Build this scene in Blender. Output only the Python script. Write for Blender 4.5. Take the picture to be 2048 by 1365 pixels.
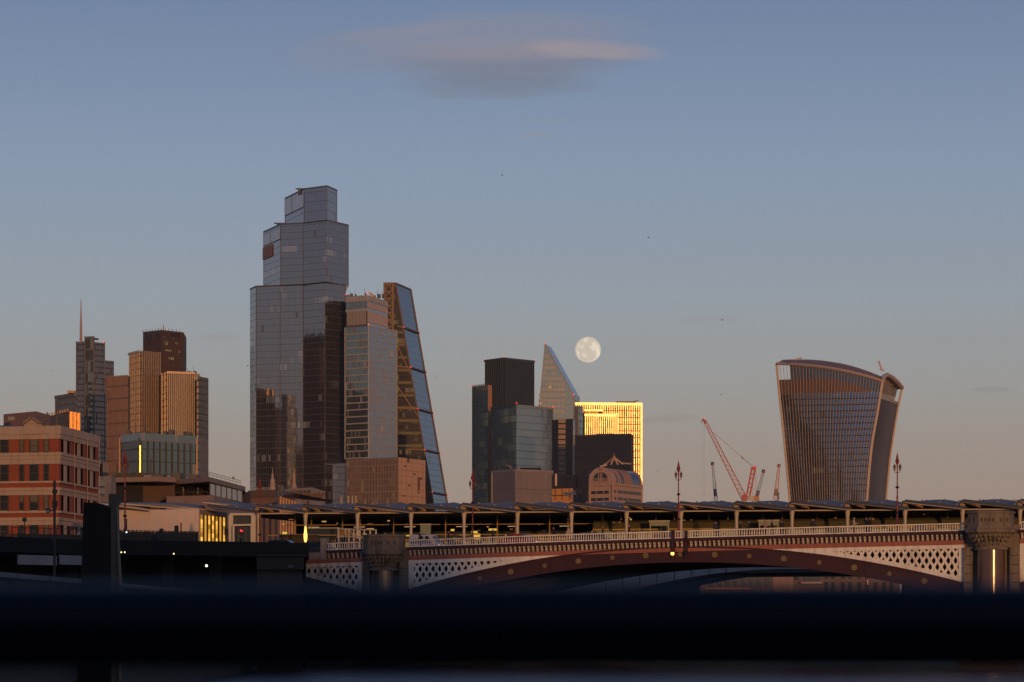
import bpy, math, random
from mathutils import Matrix, Vector
random.seed(7)
for o in list(bpy.data.objects): bpy.data.objects.remove(o)
SC = bpy.context.scene
COL = SC.collection
# ------------------------------------------------------------------ camera
F, YH, EYE = 5680.0, 1250.0, 4.0          # focal length in photo pixels, horizon row, eye height over the water
R = math.radians
cam = bpy.data.cameras.new('camera'); camo = bpy.data.objects.new('camera', cam); COL.objects.link(camo); SC.camera = camo
cam.sensor_width = 36.0; cam.lens = F / 2048 * 36; cam.shift_y = (YH - 682.5) / 2048
cam.clip_start = 0.2; cam.clip_end = 60000
camo.location = (0, 0, EYE); camo.rotation_euler = (R(90), 0, 0)
cam.dof.use_dof = True; cam.dof.focus_distance = 700.0; cam.dof.aperture_fstop = 7.4
# ------------------------------------------------------------------ light
SUN_EL, SUN_AZ = 3.6, 15.0                # sun low behind the camera, a little to the right
sl = bpy.data.lights.new('sun', 'SUN'); sl.energy = 1.62; sl.color = (1.0, 0.48, 0.16); sl.angle = R(0.5)
so = bpy.data.objects.new('sun', sl); COL.objects.link(so)
sun_dir = Vector((math.sin(R(SUN_AZ)) * math.cos(R(SUN_EL)), -math.cos(R(SUN_AZ)) * math.cos(R(SUN_EL)), math.sin(R(SUN_EL))))
so.rotation_euler = sun_dir.to_track_quat('Z', 'Y').to_euler(); so.location = (0, -50, 60)
W = bpy.data.worlds.new('World'); SC.world = W; W.use_nodes = True
SC.view_settings.view_transform = 'Standard'; SC.view_settings.look = 'None'
SC.view_settings.exposure = 0.0; SC.view_settings.gamma = 1.0; SC.view_settings.use_curve_mapping = False
SC.cycles.use_denoising = True; SC.cycles.filter_width = 1.5
SC.cycles.max_bounces = 6; SC.cycles.diffuse_bounces = 2; SC.cycles.glossy_bounces = 4; SC.cycles.transmission_bounces = 4
SC.cycles.sample_clamp_indirect = 4.0

def lin(r, g, b):
    f = lambda c: (c/255/12.92) if c/255 <= .04045 else ((c/255+.055)/1.055)**2.4
    return (f(r), f(g), f(b), 1)

class NT:
    def __init__(s, nt): s.nt = nt; nt.nodes.clear()
    def n(s, kind, **kw):
        nd = s.nt.nodes.new('ShaderNode' + kind)
        for k, v in kw.items(): setattr(nd, k, v)
        return nd
    def put(s, sock, v):
        if v is None: return
        if isinstance(v, bpy.types.NodeSocket): s.nt.links.new(v, sock)
        else: sock.default_value = v
    def m(s, op, a, b=None, c=None, clamp=False):
        nd = s.n('Math', operation=op, use_clamp=clamp)
        s.put(nd.inputs[0], a); s.put(nd.inputs[1], b); s.put(nd.inputs[2], c)
        return nd.outputs[0]
    def mix(s, f, a, b):
        nd = s.n('Mix', data_type='RGBA'); s.put(nd.inputs[0], f); s.put(nd.inputs[6], a); s.put(nd.inputs[7], b)
        return nd.outputs[2]
    def noise(s, vec, scale, detail=3, rough=.55, dims='3D'):
        nd = s.n('TexNoise', noise_dimensions=dims); s.put(nd.inputs['Vector'], vec); nd.inputs['Scale'].default_value = scale
        nd.inputs['Detail'].default_value = detail; nd.inputs['Roughness'].default_value = rough
        return nd.outputs[0]
    def xyz(s, x, y, z=0.0):
        nd = s.n('CombineXYZ'); s.put(nd.inputs[0], x); s.put(nd.inputs[1], y); s.put(nd.inputs[2], z); return nd.outputs[0]
    def ramp(s, f, stops):
        nd = s.n('ValToRGB'); s.put(nd.inputs[0], f); e = nd.color_ramp.elements
        while len(e) > 1: e.remove(e[-1])
        e[0].position, e[0].color = stops[0]
        for p, c in stops[1:]:
            q = e.new(p); q.color = c
        return nd.outputs[0]

RAMP = [(d/60.0, c) for d, c in [(0.0, lin(148,121,116)),(1.8,lin(148,123,118)),(3.4,lin(146,127,122)),(5.0,lin(144,137,137)),(6.6,lin(138,139,147)),(9.2,lin(125,133,154)),(12.4,lin(102,111,138)),(22.0,lin(66,80,114)),(60.0,lin(44,60,96))]]
# sky: Nishita sky plus a twilight gradient by elevation alone, with a few lens clouds
def build_world():
    t = NT(W.node_tree)
    sky = t.n('TexSky', sky_type='NISHITA', sun_disc=False)
    sky.sun_elevation = R(SUN_EL); sky.sun_rotation = R(180 - SUN_AZ); sky.ozone_density = 3.0; sky.dust_density = 1.0
    tc = t.n('TexCoord'); sp = t.n('SeparateXYZ'); t.put(sp.inputs[0], tc.outputs['Generated'])
    x, y, z = sp.outputs
    el = t.m('MULTIPLY', t.m('ARCSINE', z), 180 / math.pi / 60.0)      # 0..1 = 0..60 degrees
    D = lambda a: a / 60.0
    ramp = t.ramp(el, RAMP)
    vm = t.n('VectorMath', operation='SCALE'); t.put(vm.inputs[0], sky.outputs[0]); vm.inputs['Scale'].default_value = 0.05
    va = t.n('VectorMath', operation='ADD'); t.put(va.inputs[0], vm.outputs[0]); t.put(va.inputs[1], ramp)
    base = va.outputs[0]
    yy = t.m('MAXIMUM', y, 0.05)
    u = t.m('MULTIPLY', t.m('DIVIDE', x, yy), 5.680)                    # thousandths of the focal length right of the moonward axis
    v = t.m('MULTIPLY', t.m('DIVIDE', z, yy), 5.680)
    wob = t.noise(t.xyz(t.m('MULTIPLY', u, 3.0), t.m('MULTIPLY', v, 11.0)), 1.0, 4, .6)
    fine = t.noise(t.xyz(t.m('MULTIPLY', u, 8.0), t.m('MULTIPLY', v, 58.0), 3.0), 1.0, 7, .68)
    front = t.m('GREATER_THAN', y, 0.05)
    def lens(cx, cy, rx, ry, slope, soft, amt):
        du = t.m('SUBTRACT', u, cx / 1000); dv = t.m('SUBTRACT', t.m('SUBTRACT', v, cy / 1000), t.m('MULTIPLY', du, slope))
        dv = t.m('ADD', dv, t.m('MULTIPLY', t.m('SUBTRACT', wob, .5), ry / 1000 * 1.3))
        q = t.m('ADD', t.m('POWER', t.m('ABSOLUTE', t.m('DIVIDE', du, rx / 1000)), 2.0), t.m('POWER', t.m('ABSOLUTE', t.m('DIVIDE', dv, ry / 1000)), 2.0))
        a = t.m('DIVIDE', t.m('SUBTRACT', 1.0, q), soft, clamp=True)
        a = t.m('MULTIPLY', a, t.m('ADD', .05, t.m('MULTIPLY', fine, 1.75)), clamp=True)
        return t.m('MULTIPLY', t.m('MULTIPLY', a, amt), front)
    c = base
    for cx, cy, rx, ry, sl_, soft, amt, colr in [
        (-150, 1165, 350, 62, 0.07, .95, .75, (133, 138, 157)),
        (40, 1186, 290, 52, 0.02, .95, .75, (132, 139, 160)),
        (10, 1126, 280, 52, 0.03, .95, .95, (125, 130, 148)),
        (-25, 1080, 220, 34, 0.0, .98, .9, (121, 131, 150)),
        (20, 1148, 300, 22, 0.02, .98, .65, (148, 143, 155)),
        (165, 1150, 160, 24, -0.08, .98, .68, (163, 151, 155)),
        (-215, 1186, 150, 16, 0.10, .98, .6, (140, 142, 159)),
        (-80, 1165, 200, 12, 0.02, .95, .5, (140, 142, 158)),
        (-145, 1058, 50, 8, 0, .9, .6, (126, 138, 152)), (5, 1062, 60, 8, 0, .9, .6, (126, 137, 152)),
        (70, 1008, 60, 6, 0, .9, .55, (142, 149, 161)), (45, 981, 45, 7, .05, .9, .55, (144, 150, 160)),
        (310, 412, 75, 9, 0.05, .9, .35, (140, 131, 130)), (960, 470, 60, 7, 0, .9, .4, (142, 134, 132)),
        (-590, 575, 60, 9, 0, .9, .4, (150, 144, 142)), (400, 610, 90, 8, .04, .9, .3, (152, 148, 147))]:
        c = t.mix(lens(cx, cy, rx, ry, sl_, soft, amt), c, lin(*colr))
    b2 = t.n('Background'); t.put(b2.inputs[0], c); b2.inputs[1].default_value = 1.0
    out = t.n('OutputWorld'); t.put(out.inputs[0], b2.outputs[0])
build_world()

# ------------------------------------------------------------------ materials
MATS = {}
def mat(name, col, rough=.6, metal=0.0, var=.18, scale=.4, bump=0.0, spec=.5, stain=None, emit=None):
    if name in MATS: return MATS[name]
    m = bpy.data.materials.new(name); m.use_nodes = True; t = NT(m.node_tree)
    p = t.n('BsdfPrincipled'); o = t.n('OutputMaterial'); t.put(o.inputs[0], p.outputs[0])
    g = t.n('NewGeometry').outputs['Position']
    c4 = (col[0], col[1], col[2], 1)
    n1 = t.noise(g, scale, 5, .6); n2 = t.noise(g, scale * 9, 2, .5)
    f = t.m('ADD', t.m('MULTIPLY', t.m('SUBTRACT', n1, .5), 2 * var), t.m('MULTIPLY', t.m('SUBTRACT', n2, .5), var))
    k = t.m('ADD', 1.0, f)
    hs = t.n('HueSaturation'); t.put(hs.inputs['Value'], k); t.put(hs.inputs['Color'], c4)
    c = hs.outputs[0]
    if stain:
        sx = t.n('SeparateXYZ'); t.put(sx.inputs[0], g)
        dr = t.noise(t.xyz(t.m('MULTIPLY', sx.outputs[0], 1.6), t.m('MULTIPLY', sx.outputs[1], 1.6), t.m('MULTIPLY', sx.outputs[2], .25)), 1.0, 4, .65)
        c = t.mix(t.m('MULTIPLY', t.m('SUBTRACT', dr, .5), 4.0, clamp=True), c, (stain[0], stain[1], stain[2], 1))
    t.put(p.inputs['Base Color'], c)
    t.put(p.inputs['Roughness'], t.m('ADD', rough, t.m('MULTIPLY', t.m('SUBTRACT', n2, .5), .15), clamp=True))
    p.inputs['Metallic'].default_value = metal; p.inputs['Specular IOR Level'].default_value = spec
    if bump:
        b = t.n('Bump'); b.inputs['Strength'].default_value = bump; b.inputs['Distance'].default_value = .05
        t.put(b.inputs['Height'], t.noise(g, scale * 14, 3, .6)); t.put(p.inputs['Normal'], b.outputs[0])
    if emit:
        p.inputs['Emission Color'].default_value = (emit[0], emit[1], emit[2], 1); p.inputs['Emission Strength'].default_value = emit[3]
    MATS[name] = m; return m

def glass(name, dark, refl, metal=.75, rough=.06, pw=1.5, ph=4.0, lw=.12, lh=.35, line=(.03, .03, .03), blind=(.25, .22, .2), bp=.06,
          lit=(1., .62, .36), lp=0.0, ls=.25, tilt=.012, band=None, warp=.01, seed=0.0):
    """curtain-wall glass: panes in metres of the wall (u along, v up), slightly tilted one by one, some with blinds or lights on"""
    if name in MATS: return MATS[name]
    m = bpy.data.materials.new(name); m.use_nodes = True; t = NT(m.node_tree)
    p = t.n('BsdfPrincipled'); o = t.n('OutputMaterial'); t.put(o.inputs[0], p.outputs[0])
    uv = t.n('UVMap').outputs[0]; s = t.n('SeparateXYZ'); t.put(s.inputs[0], uv)
    cu = t.m('DIVIDE', s.outputs[0], pw); cv = t.m('DIVIDE', s.outputs[1], ph)
    iu = t.m('FLOOR', cu); iv = t.m('FLOOR', cv); fu = t.m('SUBTRACT', cu, iu); fv = t.m('SUBTRACT', cv, iv)
    ml = t.m('MAXIMUM', t.m('LESS_THAN', fu, lw / pw), t.m('LESS_THAN', fv, lh / ph))
    wn = t.n('TexWhiteNoise', noise_dimensions='3D'); t.put(wn.inputs['Vector'], t.xyz(iu, iv, seed)); r1 = wn.outputs['Value']
    wn2 = t.n('TexWhiteNoise', noise_dimensions='3D'); t.put(wn2.inputs['Vector'], t.xyz(t.m('FLOOR', t.m('DIVIDE', cu, 2.0)), iv, seed + 5)); r2 = wn2.outputs['Value']
    zone = t.noise(t.xyz(t.m('MULTIPLY', iu, .045), t.m('MULTIPLY', iv, .83), seed), 1.0, 2)
    isbl = t.m('LESS_THAN', t.m('MULTIPLY', r1, t.m('ADD', .3, r2)), bp)
    c = t.mix(isbl, (refl[0], refl[1], refl[2], 1), (blind[0], blind[1], blind[2], 1))
    c = t.mix(ml, c, (line[0], line[1], line[2], 1))
    if band:      # opaque spandrel band on each storey: (height fraction, colour)
        mb = t.m('LESS_THAN', fv, band[0]); c = t.mix(mb, c, (band[1][0], band[1][1], band[1][2], 1)); ml = t.m('MAXIMUM', ml, mb)
    t.put(p.inputs['Base Color'], c)
    solid = t.m('MAXIMUM', ml, t.m('MULTIPLY', isbl, .6))
    t.put(p.inputs['Metallic'], t.m('MULTIPLY', t.m('SUBTRACT', 1.0, solid), metal))
    t.put(p.inputs['Roughness'], t.m('ADD', rough, t.m('MULTIPLY', solid, .4)))
    wp = t.noise(t.xyz(t.m('MULTIPLY', cu, .7), t.m('MULTIPLY', cv, .7), seed), 1.0, 1)
    geo = t.n('NewGeometry')
    va = t.n('VectorMath', operation='SUBTRACT'); t.put(va.inputs[0], wn.outputs['Color']); va.inputs[1].default_value = (.5, .5, .5)
    vs = t.n('VectorMath', operation='SCALE'); t.put(vs.inputs[0], va.outputs[0]); vs.inputs['Scale'].default_value = tilt
    vb = t.n('VectorMath', operation='ADD'); t.put(vb.inputs[0], geo.outputs['Normal']); t.put(vb.inputs[1], vs.outputs[0])
    nz = t.n('VectorMath', operation='NORMALIZE'); t.put(nz.inputs[0], vb.outputs[0]); t.put(p.inputs['Normal'], nz.outputs[0])
    if lp > 0:
        on = t.m('MULTIPLY', t.m('LESS_THAN', t.m('ADD', t.m('MULTIPLY', r1, .35), t.m('MULTIPLY', t.m('SUBTRACT', .66, zone), 2.4)), lp), t.m('SUBTRACT', 1.0, ml))
        t.put(p.inputs['Emission Color'], (lit[0], lit[1], lit[2], 1))
        t.put(p.inputs['Emission Strength'], t.m('MULTIPLY', on, t.m('MULTIPLY', t.m('ADD', .35, r1), ls)))
    MATS[name] = m; return m

def emit(name, col, s):
    if name in MATS: return MATS[name]
    m = bpy.data.materials.new(name); m.use_nodes = True; t = NT(m.node_tree)
    e = t.n('Emission'); e.inputs[0].default_value = (*col, 1); e.inputs[1].default_value = s
    o = t.n('OutputMaterial'); t.put(o.inputs[0], e.outputs[0]); MATS[name] = m; return m

# ------------------------------------------------------------------ helpers
WM = {}
def X(px, d): return (px - 1024.0) / F * d
def Z(py, d): return EYE + (YH - py) / F * d
def P(px, py, d): return Vector((X(px, d), d, Z(py, d)))
def Q(px, d): return (X(px, d), d)

def attach(o, parent, wm=None):
    wm = wm or Matrix.Identity(4)
    if parent is not None:
        o.parent = parent; o.matrix_parent_inverse = WM[parent.name].inverted()
    o.matrix_basis = wm; WM[o.name] = wm
    return o
def tag(o, label=None, cat=None, group=None, kind=None):
    for k, v in (('label', label), ('category', cat), ('group', group), ('kind', kind)):
        if v: o[k] = v
    return o
def thing(name, loc, label, cat, group=None, kind=None, rotz=0.0):
    o = bpy.data.objects.new(name, None); COL.objects.link(o); o.empty_display_size = .5
    attach(o, None, Matrix.Translation(Vector(loc)) @ Matrix.Rotation(rotz, 4, 'Z'))
    return tag(o, label, cat, group, kind)
def mesh(name, vs, fs, m, parent=None, uvs=None, smooth=False, kind=None, wm=None):
    if smooth:      # end caps get their own corners so that they do not bend the shading of the sides
        vs = list(vs); nf = []
        for f in fs:
            if len(f) > 4: b = len(vs); vs += [vs[i] for i in f]; f = tuple(range(b, b+len(f)))
            nf.append(f)
        fs = nf
    me = bpy.data.meshes.new(name); me.from_pydata([tuple(v) for v in vs], [], fs); me.validate()
    for mm in (m if isinstance(m, (list, tuple)) else [m]): me.materials.append(mm)
    if uvs is not None and len(me.loops) == len(uvs):
        l = me.uv_layers.new(name='UVMap')
        for i, c in enumerate(uvs): l.data[i].uv = c
    if smooth:
        for p in me.polygons: p.use_smooth = len(p.vertices) <= 4
    o = bpy.data.objects.new(name, me); COL.objects.link(o); attach(o, parent, wm)
    if kind: o['kind'] = kind
    return o
UNIT = {}
def unit(kind, m):
    k = (kind, m.name)
    if k in UNIT: return UNIT[k]
    if kind == 'cube':
        vs = [(x, y, z) for z in (0, 1) for y in (-.5, .5) for x in (-.5, .5)]
        fs = [(0, 2, 3, 1), (4, 5, 7, 6), (0, 1, 5, 4), (2, 6, 7, 3), (0, 4, 6, 2), (1, 3, 7, 5)]
    else:
        n = 10 if kind == 'cyl' else 16
        vs = [(math.cos(2*math.pi*i/n)/2, math.sin(2*math.pi*i/n)/2, z) for z in (0, 1) for i in range(n)]
        fs = [tuple(range(n))[::-1], tuple(range(n, 2*n))] + [(i, (i+1) % n, n+(i+1) % n, n+i) for i in range(n)]
    me = bpy.data.meshes.new(kind); me.from_pydata(vs, [], fs); me.materials.append(m)
    if kind != 'cube':
        for p in me.polygons: p.use_smooth = len(p.vertices) == 4
    UNIT[k] = me; return me
def bar(name, p, q, w, t, m, parent, side=(1, 0, 0), kind='cube'):
    p = Vector(p); q = Vector(q); z = q - p; L = z.length
    if L < 1e-6: return None
    z = z / L; s = Vector(side); s = s - z * s.dot(z)
    if s.length < 1e-4: s = Vector((0, 1, 0)) - z * z.y
    s.normalize(); y = z.cross(s)
    M = Matrix(((s.x*w, y.x*t, z.x*L, p.x), (s.y*w, y.y*t, z.y*L, p.y), (s.z*w, y.z*t, z.z*L, p.z), (0, 0, 0, 1)))
    o = bpy.data.objects.new(name, unit(kind, m)); COL.objects.link(o)
    return attach(o, parent, M)
def cyl(name, p, q, dia, m, parent): return bar(name, p, q, dia, dia, m, parent, kind='cyl')
class MB:
    """collects boxes, bars and rings into ONE mesh"""
    def __init__(s): s.v = []; s.f = []
    def add(s, vs, fs):
        b = len(s.v); s.v += [Vector(v) for v in vs]; s.f += [tuple(i + b for i in f) for f in fs]; return s
    def bar(s, p, q, w, t, side=(1, 0, 0)):
        p = Vector(p); q = Vector(q); z = (q - p); L = z.length; z = z / L; sd = Vector(side); sd = sd - z * sd.dot(z)
        if sd.length < 1e-4: sd = Vector((0, 1, 0)) - z * z.y
        sd.normalize(); y = z.cross(sd)
        vs = [p + sd*(x*w) + y*(yy*t) + z*(L*zz) for zz in (0, 1) for yy in (-.5, .5) for x in (-.5, .5)]
        return s.add(vs, [(0, 2, 3, 1), (4, 5, 7, 6), (0, 1, 5, 4), (2, 6, 7, 3), (0, 4, 6, 2), (1, 3, 7, 5)])
    def box(s, x0, x1, y0, y1, z0, z1):
        return s.add([(x, y, z) for z in (z0, z1) for y in (y0, y1) for x in (x0, x1)],
                     [(0, 2, 3, 1), (4, 5, 7, 6), (0, 1, 5, 4), (2, 6, 7, 3), (0, 4, 6, 2), (1, 3, 7, 5)])
    def lathe(s, c, prof, n=12, sx=1, sy=1, ph=0.0):
        c = Vector(c); b = len(s.v)
        for r, z in prof:
            for i in range(n):
                a = 2*math.pi*i/n + ph; s.v.append(c + Vector((math.cos(a)*r*sx, math.sin(a)*r*sy, z)))
        for k in range(len(prof)-1):
            for i in range(n):
                j = (i+1) % n; s.f.append((b+k*n+i, b+k*n+j, b+(k+1)*n+j, b+(k+1)*n+i))
        s.f.append(tuple(b+i for i in range(n))[::-1]); s.f.append(tuple(b+(len(prof)-1)*n+i for i in range(n)))
        return s
    def tube(s, pts, r, n=8):
        pts = [Vector(p) for p in pts]; b = len(s.v)
        for k, p in enumerate(pts):
            d = (pts[min(k+1, len(pts)-1)] - pts[max(k-1, 0)]).normalized()
            a = d.orthogonal().normalized() if abs(d.z) > .9 else d.cross(Vector((0, 0, 1))).normalized()
            c = d.cross(a); rr = r[k] if isinstance(r, (list, tuple)) else r
            for i in range(n):
                w = 2*math.pi*i/n; s.v.append(p + a*(math.cos(w)*rr) + c*(math.sin(w)*rr))
        for k in range(len(pts)-1):
            for i in range(n):
                j = (i+1) % n; s.f.append((b+k*n+i, b+k*n+j, b+(k+1)*n+j, b+(k+1)*n+i))
        s.f.append(tuple(b+i for i in range(n))[::-1]); s.f.append(tuple(b+(len(pts)-1)*n+i for i in range(n)))
        return s
    def build(s, name, m, parent=None, smooth=False, kind=None):
        return mesh(name, s.v, s.f, m, parent, smooth=smooth, kind=kind)
def prism(name, pts, z0, z1, m, parent=None, kind=None):
    """upright prism over a plan; z1 may be one height per plan point; UVs in metres along the walls"""
    pts = [(float(a), float(b)) for a, b in pts]; zt = list(z1) if isinstance(z1, (list, tuple)) else [z1]*len(pts)
    if sum(pts[i][0]*pts[(i+1) % len(pts)][1] - pts[(i+1) % len(pts)][0]*pts[i][1] for i in range(len(pts))) < 0: pts = pts[::-1]; zt = zt[::-1]
    n = len(pts); vs = [(x, y, z0) for x, y in pts] + [(x, y, z) for (x, y), z in zip(pts, zt)]; fs = []; uv = []; u = 0.0
    for i in range(n):
        j = (i+1) % n; L = math.hypot(pts[j][0]-pts[i][0], pts[j][1]-pts[i][1]); fs.append((i, j, n+j, n+i))
        uv += [(u, 0), (u+L, 0), (u+L, zt[j]-z0), (u, zt[i]-z0)]; u += L + 3.0
    fs.append(tuple(range(n, 2*n))); uv += [(.5, .9)]*n
    fs.append(tuple(range(n))[::-1]); uv += [(.5, .9)]*n
    return mesh(name, vs, fs, m, parent, uvs=uv, kind=kind)
def out(p, q, e):
    """p,q moved outwards (towards the viewer's side of a wall that runs left to right) by e"""
    dx, dy = q[0]-p[0], q[1]-p[1]; L = math.hypot(dx, dy); nx, ny = dy/L*e, -dx/L*e
    return (p[0]+nx, p[1]+ny), (q[0]+nx, q[1]+ny)
def lerp(p, q, t): return tuple(a + (b-a)*t for a, b in zip(p, q))
def wbox(name, p, q, z0, z1, th, m, parent, e=0.0):
    """a panel on a wall p-q from z0 to z1, th thick, its back e outside the wall"""
    a, b = out(p, q, e + th/2); zc = (z0+z1)/2
    return bar(name, (a[0], a[1], zc), (b[0], b[1], zc), z1-z0, th, m, parent, side=(0, 0, 1))
def bands(name, p, q, z0, z1, step, h, th, m, parent, off=0.0):
    z = z0 + off
    while z + h <= z1 + 1e-6:
        wbox(name, p, q, z, z+h, th, m, parent); z += step
def fins(name, p, q, z0, z1, n, w, th, m, parent, a=0.0, b=1.0):
    for i in range(n):
        c = lerp(p, q, a + (b-a)*((i+.5)/n if n > 1 else .5)); d = lerp(p, q, a + (b-a)*((i+.5)/n if n > 1 else .5) + .001)
        c2, _ = out(c, d, th/2); dx, dy = q[0]-p[0], q[1]-p[1]
        bar(name, (c2[0], c2[1], z0), (c2[0], c2[1], z1), w, th, m, parent, side=(dx, dy, 0))
def box_tower(name, xs, ds, z0, z1, m, parent, back=None):
    """prism whose front walls run through photo columns xs at distances ds; closed behind"""
    pts = [Q(x, d) for x, d in zip(xs, ds)]
    b = back if back else max(ds) + 25
    fr = list(pts); bk = [Q(xs[-1]-4, b), Q(xs[0]+4, b)] if len(xs) > 1 else []
    return prism(name, fr + bk, z0, z1, m, parent), fr
def lamp_dot(name, p, r, m, parent):
    b = MB().lathe(p, [(r*.3, -r), (r*.9, -r*.45), (r, 0), (r*.9, r*.45), (r*.3, r)], 8); return b.build(name, m, parent, smooth=True)
# ------------------------------------------------------------------ shared materials
WHITE = mat('white_paint_iron', (.80, .76, .71), .55, stain=(.52, .45, .39), var=.10, scale=.6)
RUSTW = mat('rusty_white_paint', (.74, .70, .65), .6, stain=(.36, .17, .07), var=.12, scale=.8)
MAROON = mat('maroon_paint', (.044, .0085, .010), .5, var=.2, stain=(.024, .007, .008))
SALMON = mat('salmon_paint', (.33, .11, .075), .6, var=.15, stain=(.22, .075, .05))
STONE = mat('weathered_granite', (.20, .16, .125), .85, stain=(.055, .043, .034), var=.25, scale=.5, bump=.5)
REDGR = mat('polished_red_granite', (.10, .05, .042), .17, var=.2, spec=1.0)
GOLD = mat('gilt_iron', (.62, .42, .14), .35, metal=.8)
BLACKP = mat('black_paint', (.012, .012, .014), .4)
DARKC = mat('dark_concrete', (.009, .008, .0075), .85, var=.25, bump=.3)
CONC = mat('pale_concrete', (.28, .24, .21), .85, stain=(.17, .14, .12), bump=.2)
ASPH = mat('asphalt', (.045, .045, .048), .9)
CREAM = mat('cream_steel', (.50, .43, .35), .5)
# ------------------------------------------------------------------ water and land
def build_water():
    m = bpy.data.materials.new('river_water'); m.use_nodes = True; t = NT(m.node_tree)
    p = t.n('BsdfPrincipled'); o = t.n('OutputMaterial'); t.put(o.inputs[0], p.outputs[0])
    p.inputs['Base Color'].default_value = (.045, .052, .066, 1); p.inputs['Roughness'].default_value = .34; p.inputs['IOR'].default_value = 1.33
    g = t.n('NewGeometry').outputs['Position']
    sx = t.n('SeparateXYZ'); t.put(sx.inputs[0], g)
    a = t.noise(t.xyz(t.m('MULTIPLY', sx.outputs[0], .55), t.m('MULTIPLY', sx.outputs[1], .18)), 1.0, 4, .6)
    b = t.noise(t.xyz(t.m('MULTIPLY', sx.outputs[0], 2.2), t.m('MULTIPLY', sx.outputs[1], .8)), 1.0, 3, .6)
    bp = t.n('Bump'); bp.inputs['Strength'].default_value = 1.0; bp.inputs['Distance'].default_value = 2.6
    t.put(bp.inputs['Height'], t.m('ADD', a, t.m('MULTIPLY', b, .35))); t.put(p.inputs['Normal'], bp.outputs[0])
    o = mesh('river', [(-400, -1500, 0), (1900, -1500, 0), (1900, 3400, 0), (-400, 3400, 0)], [(0, 1, 2, 3)], m)
    tag(o, 'dark rippled river water under the bridge and the rail', 'river', kind='structure')
build_water()
LAND = mat('city_ground', (.06, .055, .05), .95)
o = prism('ground', [(-26.6, -900), (-22.4, 300), (-20, 700), (1900, 700), (1900, 3400), (-1900, 3400), (-1900, -900)], -3, 5.6, LAND)
tag(o, 'city ground on the far bank behind the bridges', 'ground', kind='structure')
# ------------------------------------------------------------------ road bridge
KB, DB = 0.33, 270.0
NB = math.sqrt(1 + KB*KB)
def bd(px): return DB / (1 + KB * (px - 1024) / F)
def bs(px): return X(px, bd(px)) * NB
def B(s, t, z): return Vector((s/NB + t*KB/NB, DB - s*KB/NB + t/NB, z))
def quad_fit(p):
    (a, fa), (b, fb), (c, fc) = p
    def f(x): return fa*(x-b)*(x-c)/((a-b)*(a-c)) + fb*(x-a)*(x-c)/((b-a)*(b-c)) + fc*(x-a)*(x-b)/((c-a)*(c-b))
    return f
def bz(px, py): return Z(py, bd(px))
ZP = quad_fit([(bs(820), bz(820, 1080)), (bs(1400), bz(1400, 1060.5)), (bs(1920), bz(1920, 1046.5))])   # top of the parapet
SBX, SBY = Vector((1/NB, -KB/NB, 0)), Vector((KB/NB, 1/NB, 0))
bridge = thing('road_bridge', B(bs(1372), 0, 0), 'maroon and white iron arch road bridge with lattice spandrels over the river', 'bridge')
def bprofile(name, prof, s0, s1, m, n=16, kind=None):
    """sweep a (t, dz) profile along the bridge, dz below the parapet top"""
    vs = []; fs = []; k = len(prof)
    for i in range(n+1):
        s = s0 + (s1-s0)*i/n
        vs += [B(s, t, ZP(s) - dz) for t, dz in prof]
    for i in range(n):
        for j in range(k):
            a, b = i*k+j, i*k+(j+1) % k; fs.append((a, b, b+k, a+k))
    fs.append(tuple(range(k))); fs.append(tuple(range(n*k, n*k+k))[::-1])
    return mesh(name, vs, fs, m, bridge, kind=kind)
S_PL0, S_PL1, S_PR0, S_PR1 = bs(728), bs(818), bs(1929), bs(2040)
SPANS = [(bs(655), S_PL0), (S_PL1, S_PR0), (S_PR1, S_PR1 + 14)]
BAL = None
nb = 0
def baluster_mesh(m):
    b = MB().lathe((0, 0, 0), [(.05, 0), (.05, .05), (.032, .08), (.055, .22), (.03, .46), (.05, .5), (.05, .56)], 6)
    me = bpy.data.meshes.new('baluster'); me.from_pydata([tuple(v) for v in b.v], [], b.f); me.materials.append(m); return me
BALM = baluster_mesh(WHITE)
def corbel_mesh(m):
    pr = [(0, 0), (0, -.52), (-.12, -.52), (-.2, -.40), (-.2, -.22), (-.34, -.14), (-.34, 0)]
    vs = [(x, t, z) for x in (-.085, .085) for t, z in pr]; k = len(pr)
    fs = [tuple(range(k)), tuple(range(k, 2*k))[::-1]] + [(j, k+j, k+(j+1) % k, (j+1) % k) for j in range(k)]
    me = bpy.data.meshes.new('corbel'); me.from_pydata(vs, [], fs); me.materials.append(m); return me
CORM = corbel_mesh(mat('cream_paint', (.56, .50, .42), .55, stain=(.34, .22, .13)))
ROTB = Matrix.Rotation(-math.atan(KB), 4, 'Z')
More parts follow.
